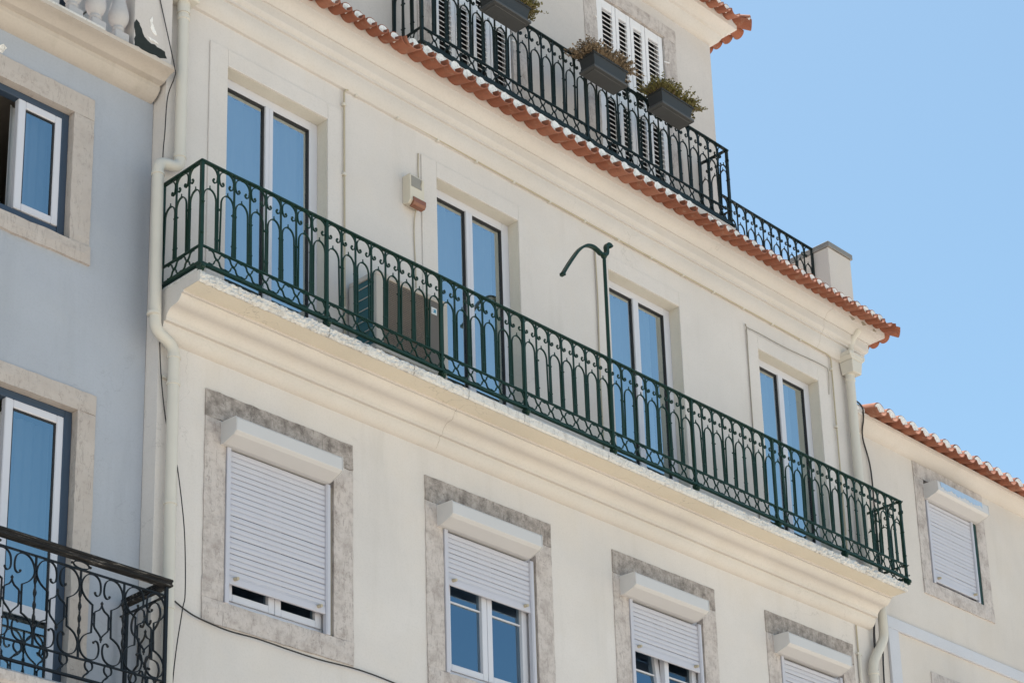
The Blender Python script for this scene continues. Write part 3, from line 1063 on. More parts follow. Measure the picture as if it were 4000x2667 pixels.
def rail_run(root, D, mat, p0, p1, stops, posts, zbase, rails=True, feet=(), ends=(True, True)):
    """stops: distances of bars along p0->p1 (first and last are end posts)"""
    p0 = Vector((p0[0], p0[1], 0)); p1 = Vector((p1[0], p1[1], 0))
    d = (p1 - p0).normalized()
    rz = math.atan2(d.y, d.x)
    L = (p1 - p0).length
    def at(s, z=0.0):
        q = p0 + d * s
        return Vector((q.x, q.y, zbase + z))
    if rails:
        for nm, z0, z1, hw in (('top_rail', TOPZ - .004, TOPZ + .009, .017), ('middle_rail', MIDZ - .006, MIDZ + .005, .010), ('bottom_rail', -.016, .006, .016)):
            mb = MB()
            nseg = max(2, int(L / .3))
            vs = []
            rr = random.Random(int(L * 100) + int(z0 * 1000))
            for i in range(nseg + 1):
                s = -.012 + (L + .024) * i / nseg
                w = rr.uniform(-.0025, .0025) if 0 < i < nseg else 0
                vs += [(s, -hw, z0 + w), (s, hw, z0 + w), (s, hw, z1 + w), (s, -hw, z1 + w)]
            fs = []
            for i in range(nseg):
                a = 4 * i
                fs += [(a + k, a + (k + 1) % 4, a + 4 + (k + 1) % 4, a + 4 + k) for k in range(4)]
            fs += [(3, 2, 1, 0), tuple(4 * nseg + k for k in range(4))]
            mb.add(vs, fs)
            o = mb.build(nm, mat, root)
            o.location = at(0); o.rotation_euler = (0, 0, rz)
    rr = random.Random(len(stops))
    for k in range(len(stops)):
        s = stops[k]
        j = Vector((0, 0, rr.uniform(-.002, .002)))
        last = k == len(stops) - 1
        if (k == 0 and ends[0]) or (last and ends[1]) or k in posts:
            link('post', D['post'], root, at(s), (0, 0, rz))
        else:
            link('baluster', D['baluster'], root, at(s) + j, (rr.uniform(-.008, .008), rr.uniform(-.006, .006), rz))
        if k in feet:
            link('foot', D['foot'], root, at(s), (0, 0, rz))
        if (0 < k and not last) or (k == 0 and not ends[0]):
            w = (stops[min(k + 1, len(stops) - 1)] - stops[max(k - 1, 0)]) / 2 / .151
            link('scroll', D['scroll'], root, at(s) + j, (0, 0, rz), (w, 1, 1))
            link('lattice', D['lattice'], root, at(s) + j, (0, 0, rz), (w, 1, 1))
        if not last:
            w = (stops[k + 1] - s) / .151
            link('arch', D['arch'], root, at((s + stops[k + 1]) / 2) + j, (rr.uniform(-.02, .02), rr.uniform(-.012, .012), rz), (w, 1, 1))
        if k == 0 or last:
            # half scroll at a corner: draw the full one shrunk into the bay
            pass

# main balcony railing
RX0, RX1, RY = -0.584, 8.318, -0.48
anch = {0: RX0, 8: .612, 16: 1.823, 22: 2.785, 29: 3.872, 36: 4.99, 44: 6.19, 51: 7.25, 59: RX1}
ks = sorted(anch)
stops = []
for k in range(60):
    for a, b in zip(ks, ks[1:]):
        if a <= k <= b:
            stops.append(lerp(anch[a], anch[b], (k - a) / (b - a)) - RX0)
            break
rail = thing('balcony_railing', 'long green wrought iron railing along the main balcony below the eaves', 'railing')
rail_run(rail, RG, M['green_iron'], (RX0, RY), (RX1, RY), stops, ks, 0.0, feet=(0, 8, 16, 22, 29, 36, 44, 51, 59))
rail_run(rail, RG, M['green_iron'], (RX0, -.015), (RX0, RY), [0, .155, .31, .465], (), 0.0, ends=(True, False))
rail_run(rail, RG, M['green_iron'], (RX1, RY), (RX1, -.015), [0, .155, .31, .465], (), 0.0, ends=(False, True))

# upper balcony railing
UB = 3.335
n = 28
UX0, UX1, URY = 1.93, 6.165, -0.20
st = [i * (UX1 - UX0) / n for i in range(n + 1)]
ur = thing('balcony_railing', 'dark green iron railing with planters on the set-back upper storey', 'railing')
rail_run(ur, RD, M['dark_iron'], (UX0, URY), (UX1, URY), st, (0, 14, n), UB, feet=(0, 14, n))
MB().box(UX0 - .02, UX1 + .02, URY - .020, URY + .018, UB - .042, UB - .0165).build('kerb_angle', M['dark_iron'], ur)
rail_run(ur, RD, M['dark_iron'], (UX0, UY - .01), (UX0, URY), [0, .117, .233, .35], (), UB, ends=(True, False))
rail_run(ur, RD, M['dark_iron'], (UX1, URY), (UX1, UY - .01), [0, .117, .233, .35], (), UB, ends=(False, True))
# terrace railing beside the chimney
tr = thing('terrace_railing', 'short green iron railing on the roof terrace ending at the chimney', 'railing')
st = [i * .1462 for i in range(13)]
rail_run(tr, RD, M['dark_iron'], (8.29 - 12 * .1462, 0.33), (8.29, 0.33), st, (0, 12), 3.30)

# ================================================================== THINGS ON THE BALCONY
# green banner pole with curved arm
pl = thing('banner_pole', 'tall green iron pole with curved arm rising from the balcony railing', 'pole', loc=(3.872, -0.48, 0.0))
MB().tube([(0, -.005, 0), (0, -.004, .9), (0, -.002, 1.90)], .0165, 10).build('pole', M['green_iron'], pl, smooth=True)
arm = [(-.012, 1.902), (-.05, 1.90), (-.085, 1.915), (-.15, 1.925), (-.235, 1.90), (-.33, 1.82), (-.42, 1.70), (-.50, 1.58), (-.56, 1.485)]
def smoothpath(p, n=4):
    out = []
    for i in range(len(p) - 1):
        p0 = p[max(i - 1, 0)]; p1 = p[i]; p2 = p[i + 1]; p3 = p[min(i + 2, len(p) - 1)]
        for k in range(n):
            t = k / n
            out.append(tuple(0.5 * ((2 * b) + (-a + c) * t + (2 * a - 5 * b + 4 * c - d) * t * t + (-a + 3 * b - 3 * c + d) * t ** 3) for a, b, c, d in zip(p0, p1, p2, p3)))
    out.append(tuple(p[-1]))
    return out
ab = MB().strap(smoothpath(arm), .022, .042)
ab.box(-.575, -.545, -.024, .024, 1.466, 1.492)
ab.build('arm', M['green_iron'], pl)
MB().strap(smoothpath([(-.01, 1.885), (.025, 1.915), (.040, 1.955), (.036, 1.995), (.055, 2.030), (.085, 2.035), (.105, 2.020)]), .03, .042).build('hook', M['green_iron'], pl)
MB().ball((0, 0, 1.893), .03, 10, 6).build('collar', M['green_iron'], pl, smooth=True)

# air conditioner
ac = thing('air_conditioner', 'white and taupe air conditioner unit behind the balcony railing', 'air conditioner', loc=(1.235, -0.36, -0.06))
h0, h1, dw, dd = .10, .80, .785, .335
mb = MB()
mb.box(0, dw, 0.012, dd, h0, h0 + .05)
mb.box(0, dw, 0.0, dd, h1 - .045, h1)
mb.box(0, .075, 0.0, .05, h0 + .05, h1 - .045)
mb.box(dw - .055, dw, 0.0, dd, h0 + .05, h1 - .045)
mb.box(0, .04, dd - .075, dd, h0 + .05, h1 - .045)
case = mb.build('casing', M['ac_white'], ac, bevel=.006)
MB().box(.02, dw - .06, .05, dd - .01, h0 + .05, h1 - .05).build('inner_case', M['ac_dark'], ac)
MB().box(.012, .0195, .055, dd - .077, h0 + .055, h1 - .05).build('coil', M['ac_coil'], ac)
cb = MB()
for k in range(6):
    z = h0 + .09 + k * .1
    cb.box(.004, .011, .05, dd - .075, z, z + .006)
cb.build('coil_guard', M['ac_white'], ac)
MB().box(.577, dw - .056, .004, .012, h0 + .05, h1 - .045).build('side_panel', M['ac_panel'], ac)
gm_ = MB().prism_x([(0, 0), (.012, -.003), (.012, .002), (0, .006)], .078, .575).mesh('grille_louvre', M['ac_grille'])
nl = 34
for k in range(nl):
    link('grille_louvre', gm_, ac, (0, 0.0, h0 + .062 + k * (h1 - h0 - .12) / nl))
lb = MB().box(.60, .66, -.001, .0035, h1 - .17, h1 - .11).build('sticker', M['sticker'], ac)
MB().add([(.613, -.002, h1 - .155), (.648, -.002, h1 - .155), (.648, -.002, h1 - .122), (.613, -.002, h1 - .130), (.632, -.002, h1 - .138)], [(0, 1, 4), (1, 2, 4), (2, 3, 4)]).build('sticker_mark', M['sticker_blue'], lb)
for xx in (.09, .62):
    MB().box(xx, xx + .07, .03, dd - .02, -.001, h0 - .001).build('foot', M['ac_dark'], ac)

# alarm siren box
al = thing('alarm_box', 'small cream alarm siren box with orange lamp on the wall', 'alarm box', loc=(1.865, 0.0, 1.75))
MB().prism_x([(0, 0.02), (-.07, .0), (-.098, .03), (-.098, .265), (-.088, .285), (0, .285)], 0, .165).build('casing', M['alarm'], al, bevel=.004)
MB().box(.012, .13, -.101, -.0985, .16, .262).build('grille', M['alarm_grey'], al)
MB().prism_x([(-.05, -.012), (-.10, -.012), (-.116, .012), (-.116, .05), (-.104, .066), (-.099, .066), (-.099, .035), (-.068, .002)], .028, .166).build('lamp_lens', M['orange'], al, bevel=.003)

# planters
def planter(name_label, x0, x1, zb, mat_leaf, leaf_label, seed, group):
    y0, y1 = -0.425, -0.235
    p = thing('planter', name_label, 'planter', group, (x0, y0, zb))
    w = x1 - x0
    d = y1 - y0
    mb = MB()
    t = .028
    h = .135
    vs = [(t, t * .7, 0), (w - t, t * .7, 0), (w - t, d - t * .3, 0), (t, d - t * .3, 0), (0, 0, h), (w, 0, h), (w, d, h), (0, d, h)]
    mb.add(vs, [(0, 3, 2, 1), (0, 1, 5, 4), (1, 2, 6, 5), (2, 3, 7, 6), (3, 0, 4, 7)])
    vs2 = [(.008, .008, h), (w - .008, .008, h), (w - .008, d - .008, h), (.008, d - .008, h)]
    b = len(mb.v)
    mb.v += vs2
    mb.f += [(4, 5, b + 1, b), (5, 6, b + 2, b + 1), (6, 7, b + 3, b + 2), (7, 4, b, b + 3)]
    mb.build('trough', M['planter'], p)
    rim = MB()
    rim.box(-.008, w + .008, -.008, .006, h - .012, h + .004)
    rim.box(-.008, w + .008, d - .006, d + .008, h - .012, h + .004)
    rim.box(-.008, .006, .006, d - .006, h - .012, h + .004)
    rim.box(w - .006, w + .008, .006, d - .006, h - .012, h + .004)
    rim.build('rim', M['planter'], p)
    tr_ = MB()
    tr_.box(-.004, w + .004, -.006, d + .004, -.030, -.004)
    tr_.box(.03, w - .03, .03, d - .03, -.036, -.030)
    tr_.build('drip_tray', M['planter_light'], p, bevel=.006)
    MB().quad((.01, .01, h - .02), (w - .01, .01, h - .02), (w - .01, d - .01, h - .02), (.01, d - .01, h - .02)).build('soil', M['soil'], p)
    br = MB()
    for xx in (w * .22, w * .78):
        br.strap([(xx, -.008), (xx, .12)], .012, .004, d + .010)
        br.tube([(xx, d + .008, .10), (xx, d + .03, .11), (xx, d + .045, .09)], .004, 5)
    br.build('bracket', M['dark_iron'], p)
    # plant
    rr = random.Random(seed)
    pl_ = thing('potted_plant', leaf_label, 'plant', 'plants in the railing planters', (x0 + w / 2, y0 + d / 2, zb + h - .02))
    lm = MB(); sm = MB()
    for s in range(420):
        bx, by = rr.uniform(-w / 2 + .02, w / 2 - .02), rr.uniform(-d / 2 + .02, d / 2 - .02)
        lean = Vector((bx * .55 + rr.uniform(-.05, .05), by * .9 + rr.uniform(-.06, .04), 0))
        hh = rr.uniform(.05, .155) * (1 - .35 * (abs(bx) / (w / 2)) ** 2)
        if abs(bx) > w * .42: lean += Vector((math.copysign(.05, bx), 0, 0)); hh *= .7
        a = Vector((bx, by, 0)); c = a + lean + Vector((0, 0, hh))
        md = a * .5 + c * .5 + Vector((rr.uniform(-.012, .012), rr.uniform(-.012, .012), .012))
        sm.tube([a, md, c], [.0022, .0018, .001], 3, False)
        for q in range(22):
            t = rr.uniform(.3, 1.05)
            base = a.lerp(md, t * 2) if t < .5 else md.lerp(c, t * 2 - 1)
            dirv = Vector((rr.gauss(0, 1), rr.gauss(0, 1), rr.gauss(.5, .8))).normalized()
            sd = dirv.cross(Vector((rr.gauss(0, 1), rr.gauss(0, 1), rr.gauss(0, 1)))).normalized()
            l = rr.uniform(.014, .028); ww = l * .36
            lm.add([base, base + dirv * l * .5 + sd * ww, base + dirv * l, base + dirv * l * .5 - sd * ww], [(0, 1, 2, 3)])
    lm.build('foliage', M[mat_leaf], pl_)
    sm.build('stems', M['dry_leaf'], pl_)
G = 'planters on the upper railing'
planter('dark grey plastic planter on the upper railing, cut by the top of the picture', 2.62, 3.08, 4.02, 'green_leaf', 'sparse green plant in the planter cut by the picture top', 1, G)
planter('dark grey plastic planter at the middle of the upper railing, holding dry brown plants', 3.93, 4.40, 3.995, 'dry_leaf', 'dry brown plant in the middle planter of the upper railing', 2, G)
planter('dark grey plastic planter nearest the corner of the upper railing, holding olive plants', 4.905, 5.375, 4.065, 'green_leaf', 'olive green bushy plant in the planter nearest the railing corner', 3, G)

# ================================================================== PIPES AND CABLES
def elbow_path(pts, r=.06, n=5):
    """round the corners of a 3D polyline"""
    P = [Vector(p) for p in pts]
    out = [P[0]]
    for i in range(1, len(P) - 1):
        a = (P[i - 1] - P[i]); b = (P[i + 1] - P[i])
        ra = min(r, a.length * .45); rb = min(r, b.length * .45)
        p0 = P[i] + a.normalized() * ra; p2 = P[i] + b.normalized() * rb
        for k in range(n + 1):
            t = k / n
            out.append((p0 * (1 - t) ** 2) + (P[i] * 2 * t * (1 - t)) + (p2 * t * t))
    out.append(P[-1])
    return out

def collar(root, p, axis, r, mat=M['pipe'], l=.02, name='collar'):
    p = Vector(p); a = Vector(axis).normalized()
    MB().tube([p - a * l, p - a * l * .8, p + a * l * .8, p + a * l], [r, r + .006, r + .006, r], 14).build(name, mat, root, smooth=True)

dp = thing('drainpipe', 'cream drainpipe at the left corner that jogs round the balcony end', 'drainpipe')
PYY = -.075
MB().tube(elbow_path([(-.49, PYY, 2.50), (-.49, PYY, 1.02), (-.686, PYY, 0.985), (-.670, PYY, -.42), (-.497, PYY, -.50), (-.470, PYY, -9.9)], .07), .044, 16).build('pipe', M['pipe'], dp, smooth=True)
MB().prism_y([(-.57, 2.50), (-.58, 2.62), (-.60, 2.66), (-.60, 2.90), (-.37, 2.90), (-.37, 2.66), (-.39, 2.62), (-.40, 2.50)], -.17, -.002).build('hopper', M['pipe'], dp, bevel=.01)
MB().tube([(-.49, PYY, 2.50), (-.49, PYY, 2.40)], .052, 16).build('spigot', M['pipe'], dp, smooth=True)
for z in (2.36, 1.12): collar(dp, (-.49, PYY, z), (0, 0, 1), .045)
for z in (.88, -.30): collar(dp, (-.685, PYY, z), (0, 0, 1), .0445, l=.012)
for z in (-.585, -.80, -1.75, -2.55): collar(dp, (-.495, PYY, z), (0, 0, 1), .0445, l=.014)
mb = MB(); mb.box(-.56, -.42, -.03, -.002, -.745, -.73); mb.box(-.56, -.42, -.03, -.002, -2.43, -2.42)
mb.build('bracket', M['pipe'], dp)

dr = thing('drainpipe', 'cream drainpipe with flared hopper under the right end of the eaves', 'drainpipe')
MB().tube(elbow_path([(8.215, PYY, 2.45), (8.215, PYY, .20), (8.42, PYY, .05), (8.42, PYY, -.50), (8.175, PYY, -.84), (8.17, PYY, -9.9)], .07), .05, 16).build('pipe', M['pipe'], dr, smooth=True)
hp = MB()
def frust(mb, cx, cy, z0, z1, w0, d0, w1, d1):
    vs = [(cx - w0, cy - d0, z0), (cx + w0, cy - d0, z0), (cx + w0, cy + d0, z0), (cx - w0, cy + d0, z0), (cx - w1, cy - d1, z1), (cx + w1, cy - d1, z1), (cx + w1, cy + d1, z1), (cx - w1, cy + d1, z1)]
    mb.add(vs, [(0, 3, 2, 1), (4, 5, 6, 7), (0, 1, 5, 4), (1, 2, 6, 5), (2, 3, 7, 6), (3, 0, 4, 7)])
frust(hp, 8.23, -.092, 2.42, 2.56, .075, .075, .092, .085)
frust(hp, 8.23, -.094, 2.561, 2.60, .092, .085, .135, .092)
frust(hp, 8.23, -.094, 2.601, 2.645, .135, .092, .140, .092)
hp.build('hopper', M['pipe'], dr, bevel=.006)
MB().tube(elbow_path([(8.23, -.10, 2.60), (8.23, -.11, 2.80), (8.27, -.20, 2.93)], .05), .035, 12).build('inlet', M['pipe'], dr, smooth=True)
for z in (2.36, 1.1): collar(dr, (8.215, PYY, z), (0, 0, 1), .05)
collar(dr, (8.174, PYY, -.95), (0, 0, 1), .05)

cn = thing('conduit', 'thin cream conduit clipped under the cornice and down to the balcony', 'conduit')
path = elbow_path([(1.196, -.024, -.06), (1.196, -.024, 2.588), (4.6, -.024, 2.572), (7.965, -.024, 2.578), (7.965, -.024, -.06)], .07, 6)
MB().tube(path, .0085, 8).build('tube', M['conduit'], cn, smooth=True)
for x in [1.33 + .47 * k for k in range(14)]:
    MB().box(x - .012, x + .012, -.036, -.002, 2.564, 2.590).build('clip', M['pipe'], cn, bevel=.003)
for z in (2.42, 1.75, 1.1, .5):
    for x in (1.196, 7.965):
        MB().box(x - .018, x + .018, -.038, -.002, z - .012, z + .012).build('clip', M['pipe'], cn, bevel=.003)

def cable(label, pts, r, mat='cable', sm=6, name='cable'):
    o = MB().tube([Vector(p) for p in smoothpath([tuple(p) for p in pts], sm)], r, 6).build(name, M[mat], smooth=True)
    return tag(o, label, 'cable')
cable('black cable hanging down the left corner past the blue house cornice', [(-.79, -.10, 2.60), (-.68, -.12, 2.15), (-.625, -.165, 1.80), (-.62, -.16, 1.72), (-.585, -.03, 1.62), (-.60, -.03, 1.3), (-.612, -.03, 1.05), (-.598, -.03, .4), (-.592, -.03, -.49), (-.523, -.03, -1.07), (-.475, -.10, -1.40), (-.43, -.13, -1.78), (-.40, -.13, -2.05), (-.388, -.13, -2.43), (-.39, -.10, -2.57), (-.417, -.05, -3.08), (-.45, -.03, -4.2)], .0042)
cable('dark cable sagging under the lower window sills from the left drainpipe', [(-.395, -.02, -2.455), (-.30, -.024, -2.50), (-.185, -.028, -2.533), (.068, -.035, -2.563), (.33, -.04, -2.560), (.65, -.04, -2.572), (.938, -.035, -2.574), (1.316, -.028, -2.558), (1.707, -.024, -2.578), (2.6, -.024, -2.66), (4.0, -.024, -2.65)], .006)
cable('thin pale cable running down the wall from the alarm box', [(2.05, -.008, 2.35), (2.035, -.02, 2.10), (1.99, -.105, 1.98), (1.99, -.02, 1.72), (1.985, -.010, 1.5), (2.0, -.008, 1.1), (1.995, -.008, .3), (2.0, -.008, -.05)], .005, 'conduit')
cable('pale cable beside the door behind the banner pole', [(4.28, -.018, 2.36), (4.285, -.022, 1.8), (4.275, -.018, 1.1), (4.28, -.018, .2)], .006, 'conduit')
cable('thin grey cable looped round the top of the rightmost balcony door', [(6.532, -.018, .1), (6.528, -.018, 1.2), (6.535, -.020, 2.30), (6.57, -.02, 2.375), (7.2, -.018, 2.385), (7.80, -.018, 2.415), (7.905, -.018, 2.37), (7.885, -.018, 2.1)], .0045, 'spall')
cable('black cable hanging beside the right house roof to the balcony', [(8.42, .06, 2.245), (8.50, .045, 2.25), (8.56, .03, 2.19), (8.60, .06, 2.08), (8.72, .17, 1.95), (8.83, .175, 1.58), (8.82, .175, .75), (8.80, .175, .09), (8.76, .175, -.37), (8.71, .175, -1.08), (8.69, .175, -2.9)], .009)
cable('black cable bundle at the foot of the balcony right end', [(8.36, -.03, -.25), (8.30, -.045, -.40), (8.27, -.05, -.62), (8.285, -.05, -.95), (8.29, -.05, -3.0)], .012)
tc = thing('thin_conduit', 'thin white vertical conduit right of the rightmost roller shutter', 'conduit')
MB().tube([(8.02, -.016, -.45), (8.02, -.016, -.74)], .008, 8).build('tube', M['conduit'], tc, smooth=True)
MB().tube([(8.02, -.022, -.765), (8.02, -.022, -4.5)], .018, 8).build('sleeve', M['pipe'], tc, smooth=True)
MB().box(7.985, 8.06, -.035, -.002, -.775, -.755).build('clip', M['pipe'], tc)

# ================================================================== BLUE HOUSE (left)
BY = 0.15
bx0, bx1 = -7.0, XL - .004
bh = thing('blue_house', 'blue-grey plastered house with stone window surrounds and roof balustrade', 'house')
mb = MB()
bw = (-2.13, -1.285, 0.165, 1.24)
bd = (-2.13, -1.150, -3.45, -1.155)
wall_front(mb, bx0, bx1, GZ, 1.70, BY, [(bw[0] - .02, bw[1] + .02, bw[2] - .02, bw[3] + .02), (bd[0] - .02, bd[1] + .02, bd[2], bd[3] + .02)], .12)
body(mb, bx0, bx1, BY, 9, GZ, 1.70)
mb.build('wall', M['blue'], bh)
mb = MB()
mb.quad((bx0, 2.2, GZ), (bx1 - .02, 2.2, GZ), (bx1 - .02, 2.2, 1.69), (bx0, 2.2, 1.69))
mb.box(bx0, bx1 - .02, BY + .13, 2.19, 1.36, 1.42)
mb.box(bx0, bx1 - .02, BY + .13, 2.19, -.6, -.5)
mb.build('interior_wall', M['room'], bh)
def surround_open(parent, a, b, z0, z1, oa, ob, oz0, oz1, y, mat, sill=True):
    p = rough_block(a, b, y - .016, y + .13, oz1, z1, .003).build('stone_surround', M[mat], parent)
    p['label'] = 'rosy limestone lintel'
    rough_block(ob, b, y - .014, y + .13, oz0, oz1 - .002, .003).build('jamb_stone', M[mat], p)
    rough_block(a, oa, y - .014, y + .13, oz0, oz1 - .002, .003).build('jamb_stone', M[mat], p)
    if sill:
        rough_block(a, b, y - .03, y + .13, z0, oz0 - .002, .004).build('sill_stone', M[mat], p)
surround_open(bh, -2.31, -1.112, .018, 1.42, bw[0], bw[1], bw[2], bw[3], BY, 'stone_pink')
surround_open(bh, -2.31, -1.0, 0, -.998, bd[0], bd[1], bd[2], bd[3], BY, 'stone_pink', False)

def sash_unit(parent, x0, x1, z0, z1, y, sw=.062, rot=0.0, hinge='r', gl='glass_blue'):
    """one white casement leaf; rotates about its hinge edge"""
    w, h = x1 - x0, z1 - z0
    ox = x1 if hinge == 'r' else x0
    s = -w if hinge == 'r' else 0
    mb = MB()
    mb.box(s, s + sw, 0, .055, 0, h); mb.box(s + w - sw, s + w, 0, .055, 0, h)
    mb.box(s + sw, s + w - sw, 0, .055, 0, sw); mb.box(s + sw, s + w - sw, 0, .055, h - sw, h)
    o = mb.build('sash', M['white'], parent, bevel=.006, loc=(ox, y, z0))
    g = MB().box(s + sw - .004, s + w - sw + .004, .020, .024, sw - .004, h - sw + .004)
    q = MB()
    q.box(s + sw, s + sw + .01, .012, .019, sw, h - sw); q.box(s + w - sw - .012, s + w - sw, .012, .019, sw, h - sw); q.box(s + sw + .01, s + w - sw - .012, .012, .019, h - sw - .012, h - sw)  # strips in the dark gap shade colour along the pane's sides and top
    pg = MB().quad((s + sw, .02, sw), (s + w - sw, .02, sw), (s + w - sw, .02, h - sw), (s + sw, .02, h - sw))
    for nm, mm, mt in (('pane', pg, gl), ('gap_shade', q, 'gap_shade')):
        e = mm.build(nm, M[mt], parent, loc=(ox, y, z0))
        e.rotation_euler = (0, 0, rot)
    o.rotation_euler = (0, 0, rot)
    return o
def blue_frame(a, b, z0, z1, y, t, bt):
    f = MB()
    f.box(b - t, b, y, y + .07, z0, z1); f.box(a, a + t, y, y + .07, z0, z1)
    f.box(a + t, b - t, y, y + .07, z1 - t, z1)
    if bt: f.box(a + t, b - t, y, y + .07, z0, z0 + bt)
    f.box(b - t - .012, b - t, y - .012, y, z0, z1 - t)
    return f.build('window', M['slate'], bh, bevel=.004)
wv = blue_frame(bw[0], bw[1], bw[2], bw[3], BY + .055, .055, .10)
sash_unit(wv, -1.715, -1.340, .272, 1.183, BY + .05)
sash_unit(wv, -2.075, -1.717, .272, 1.183, BY + .05, rot=math.radians(80), hinge='l')
curtain_mesh(-1.70, -1.36, .25, 1.2, BY + .20, .012, 80, 9).build('net_curtain', M['curtain'], wv, smooth=True)
dv = blue_frame(bd[0], bd[1], bd[2], bd[3], BY + .055, .062, .0)
sash_unit(dv, -1.690, -1.213, -3.43, -1.217, BY + .05, .062)
sash_unit(dv, -2.068, -1.692, -3.43, -1.217, BY + .05, .062, rot=math.radians(75), hinge='l')
MB().box(-1.64, -1.28, BY + .062, BY + .078, -2.78, -2.70).build('sash_rail', M['white'], dv)
curtain_mesh(-1.68, -1.23, -3.4, -1.25, BY + .22, .012, 80, 8).build('net_curtain', M['curtain'], dv, smooth=True)

prof = [(0.0, 1.640), (.012, 1.642)] + cove((.012, 1.642), (.10, 1.700), 5, -.010) + [(.10, 1.700), (.108, 1.712), (.112, 1.745), (.165, 1.752)]
prof += cove((.165, 1.752), (.27, 1.790), 5, .008) + [(.27, 1.790), (.295, 1.794), (.30, 1.822), (.10, 1.835), (.0, 1.835)]
cornice_sweep(prof, bx0, XL - .025, BY, None).build('cornice', M['blue_trim'], bh, smooth=True)
ter = MB()
ter.box(bx0, XL - .03, -.10, 2.5, 1.836, 1.862)
ter = ter.build('terrace', M['pale'], bh)
sunlit_ledge = MB().box(bx0, -1.245, -.149, -.105, 1.8235, 1.842).build('sunlit_ledge', M['white_stone'], ter)  # white strip stops where the sun does; sunlight put into its colour
# balustrade
BCY = -.035
bal_prof = [(.045, .0), (.045, .012), (.038, .02), (.045, .03), (.047, .042), (.040, .052), (.040, .060), (.060, .085), (.075, .12), (.079, .155), (.073, .20), (.058, .26), (.042, .33), (.034, .40), (.034, .46), (.046, .475), (.046, .49)]
bme = MB().lathe(bal_prof, (0, 0, 0), 20).mesh('baluster', M['baluster'], True)
pme = MB().box(-.062, .062, -.062, .062, 0, .075).mesh('baluster_base', M['baluster'], False, .006)
for k in range(5):
    xx = -1.055 - .205 * k
    b_ = link('baluster', bme, bh, (xx, BCY, 1.945))
    link('baluster_base', pme, bh, (xx, BCY, 1.866))
pier = MB().box(-.955, XL - .03, -.10, .15, 1.863, 2.9).build('pier', M['pale'], bh, bevel=.004)
MB().box(bx0, -.956, -.095, .03, 2.44, 2.60).build('balustrade_rail', M['pale'], bh, bevel=.01)
pa = [(-.945, 1.875), (-.955, 2.06), (-.945, 2.10), (-.915, 2.09), (-.885, 2.02), (-.865, 1.985), (-.80, 1.965), (-.72, 1.955), (-.68, 1.945), (-.655, 1.90), (-.70, 1.880), (-.80, 1.870), (-.88, 1.868)]
patch(pa, -.1005, M['peel'], 'bare_patch', pier, .002, 4, jag=.008)
patch([(-.82, 2.16), (-.80, 2.20), (-.785, 2.12), (-.75, 2.06), (-.765, 2.05), (-.81, 2.09)], -.1005, M['mortar'], 'peeling_patch', pier, .003, 5)
patch([(-.845, 2.005), (-.82, 2.01), (-.76, 2.0), (-.73, 1.985), (-.80, 1.98)], -.1005, M['mortar'], 'peeling_patch', pier, .003, 6)
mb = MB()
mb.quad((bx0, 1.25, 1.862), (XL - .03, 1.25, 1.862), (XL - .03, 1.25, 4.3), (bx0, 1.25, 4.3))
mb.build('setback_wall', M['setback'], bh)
patch([(-1.93, 1.50), (-1.90, 1.53), (-1.87, 1.505), (-1.885, 1.47), (-1.90, 1.44), (-1.93, 1.45)], BY - .001, M['mortar'], 'peeling_patch', bh, .002, 7)

# balcony slab of the blue house
prof = [(0.0, -3.80), (.05, -3.79)] + cove((.05, -3.79), (.42, -3.56), 6, -.03) + [(.42, -3.56), (.44, -3.55), (.56, -3.55), (.575, -3.53), (.58, -3.50), (.575, -3.465), (.55, -3.445), (0, -3.44)]
cornice_sweep(prof, -3.6, -.70, BY, None).build('balcony_slab', M['stone'], bh, smooth=True)

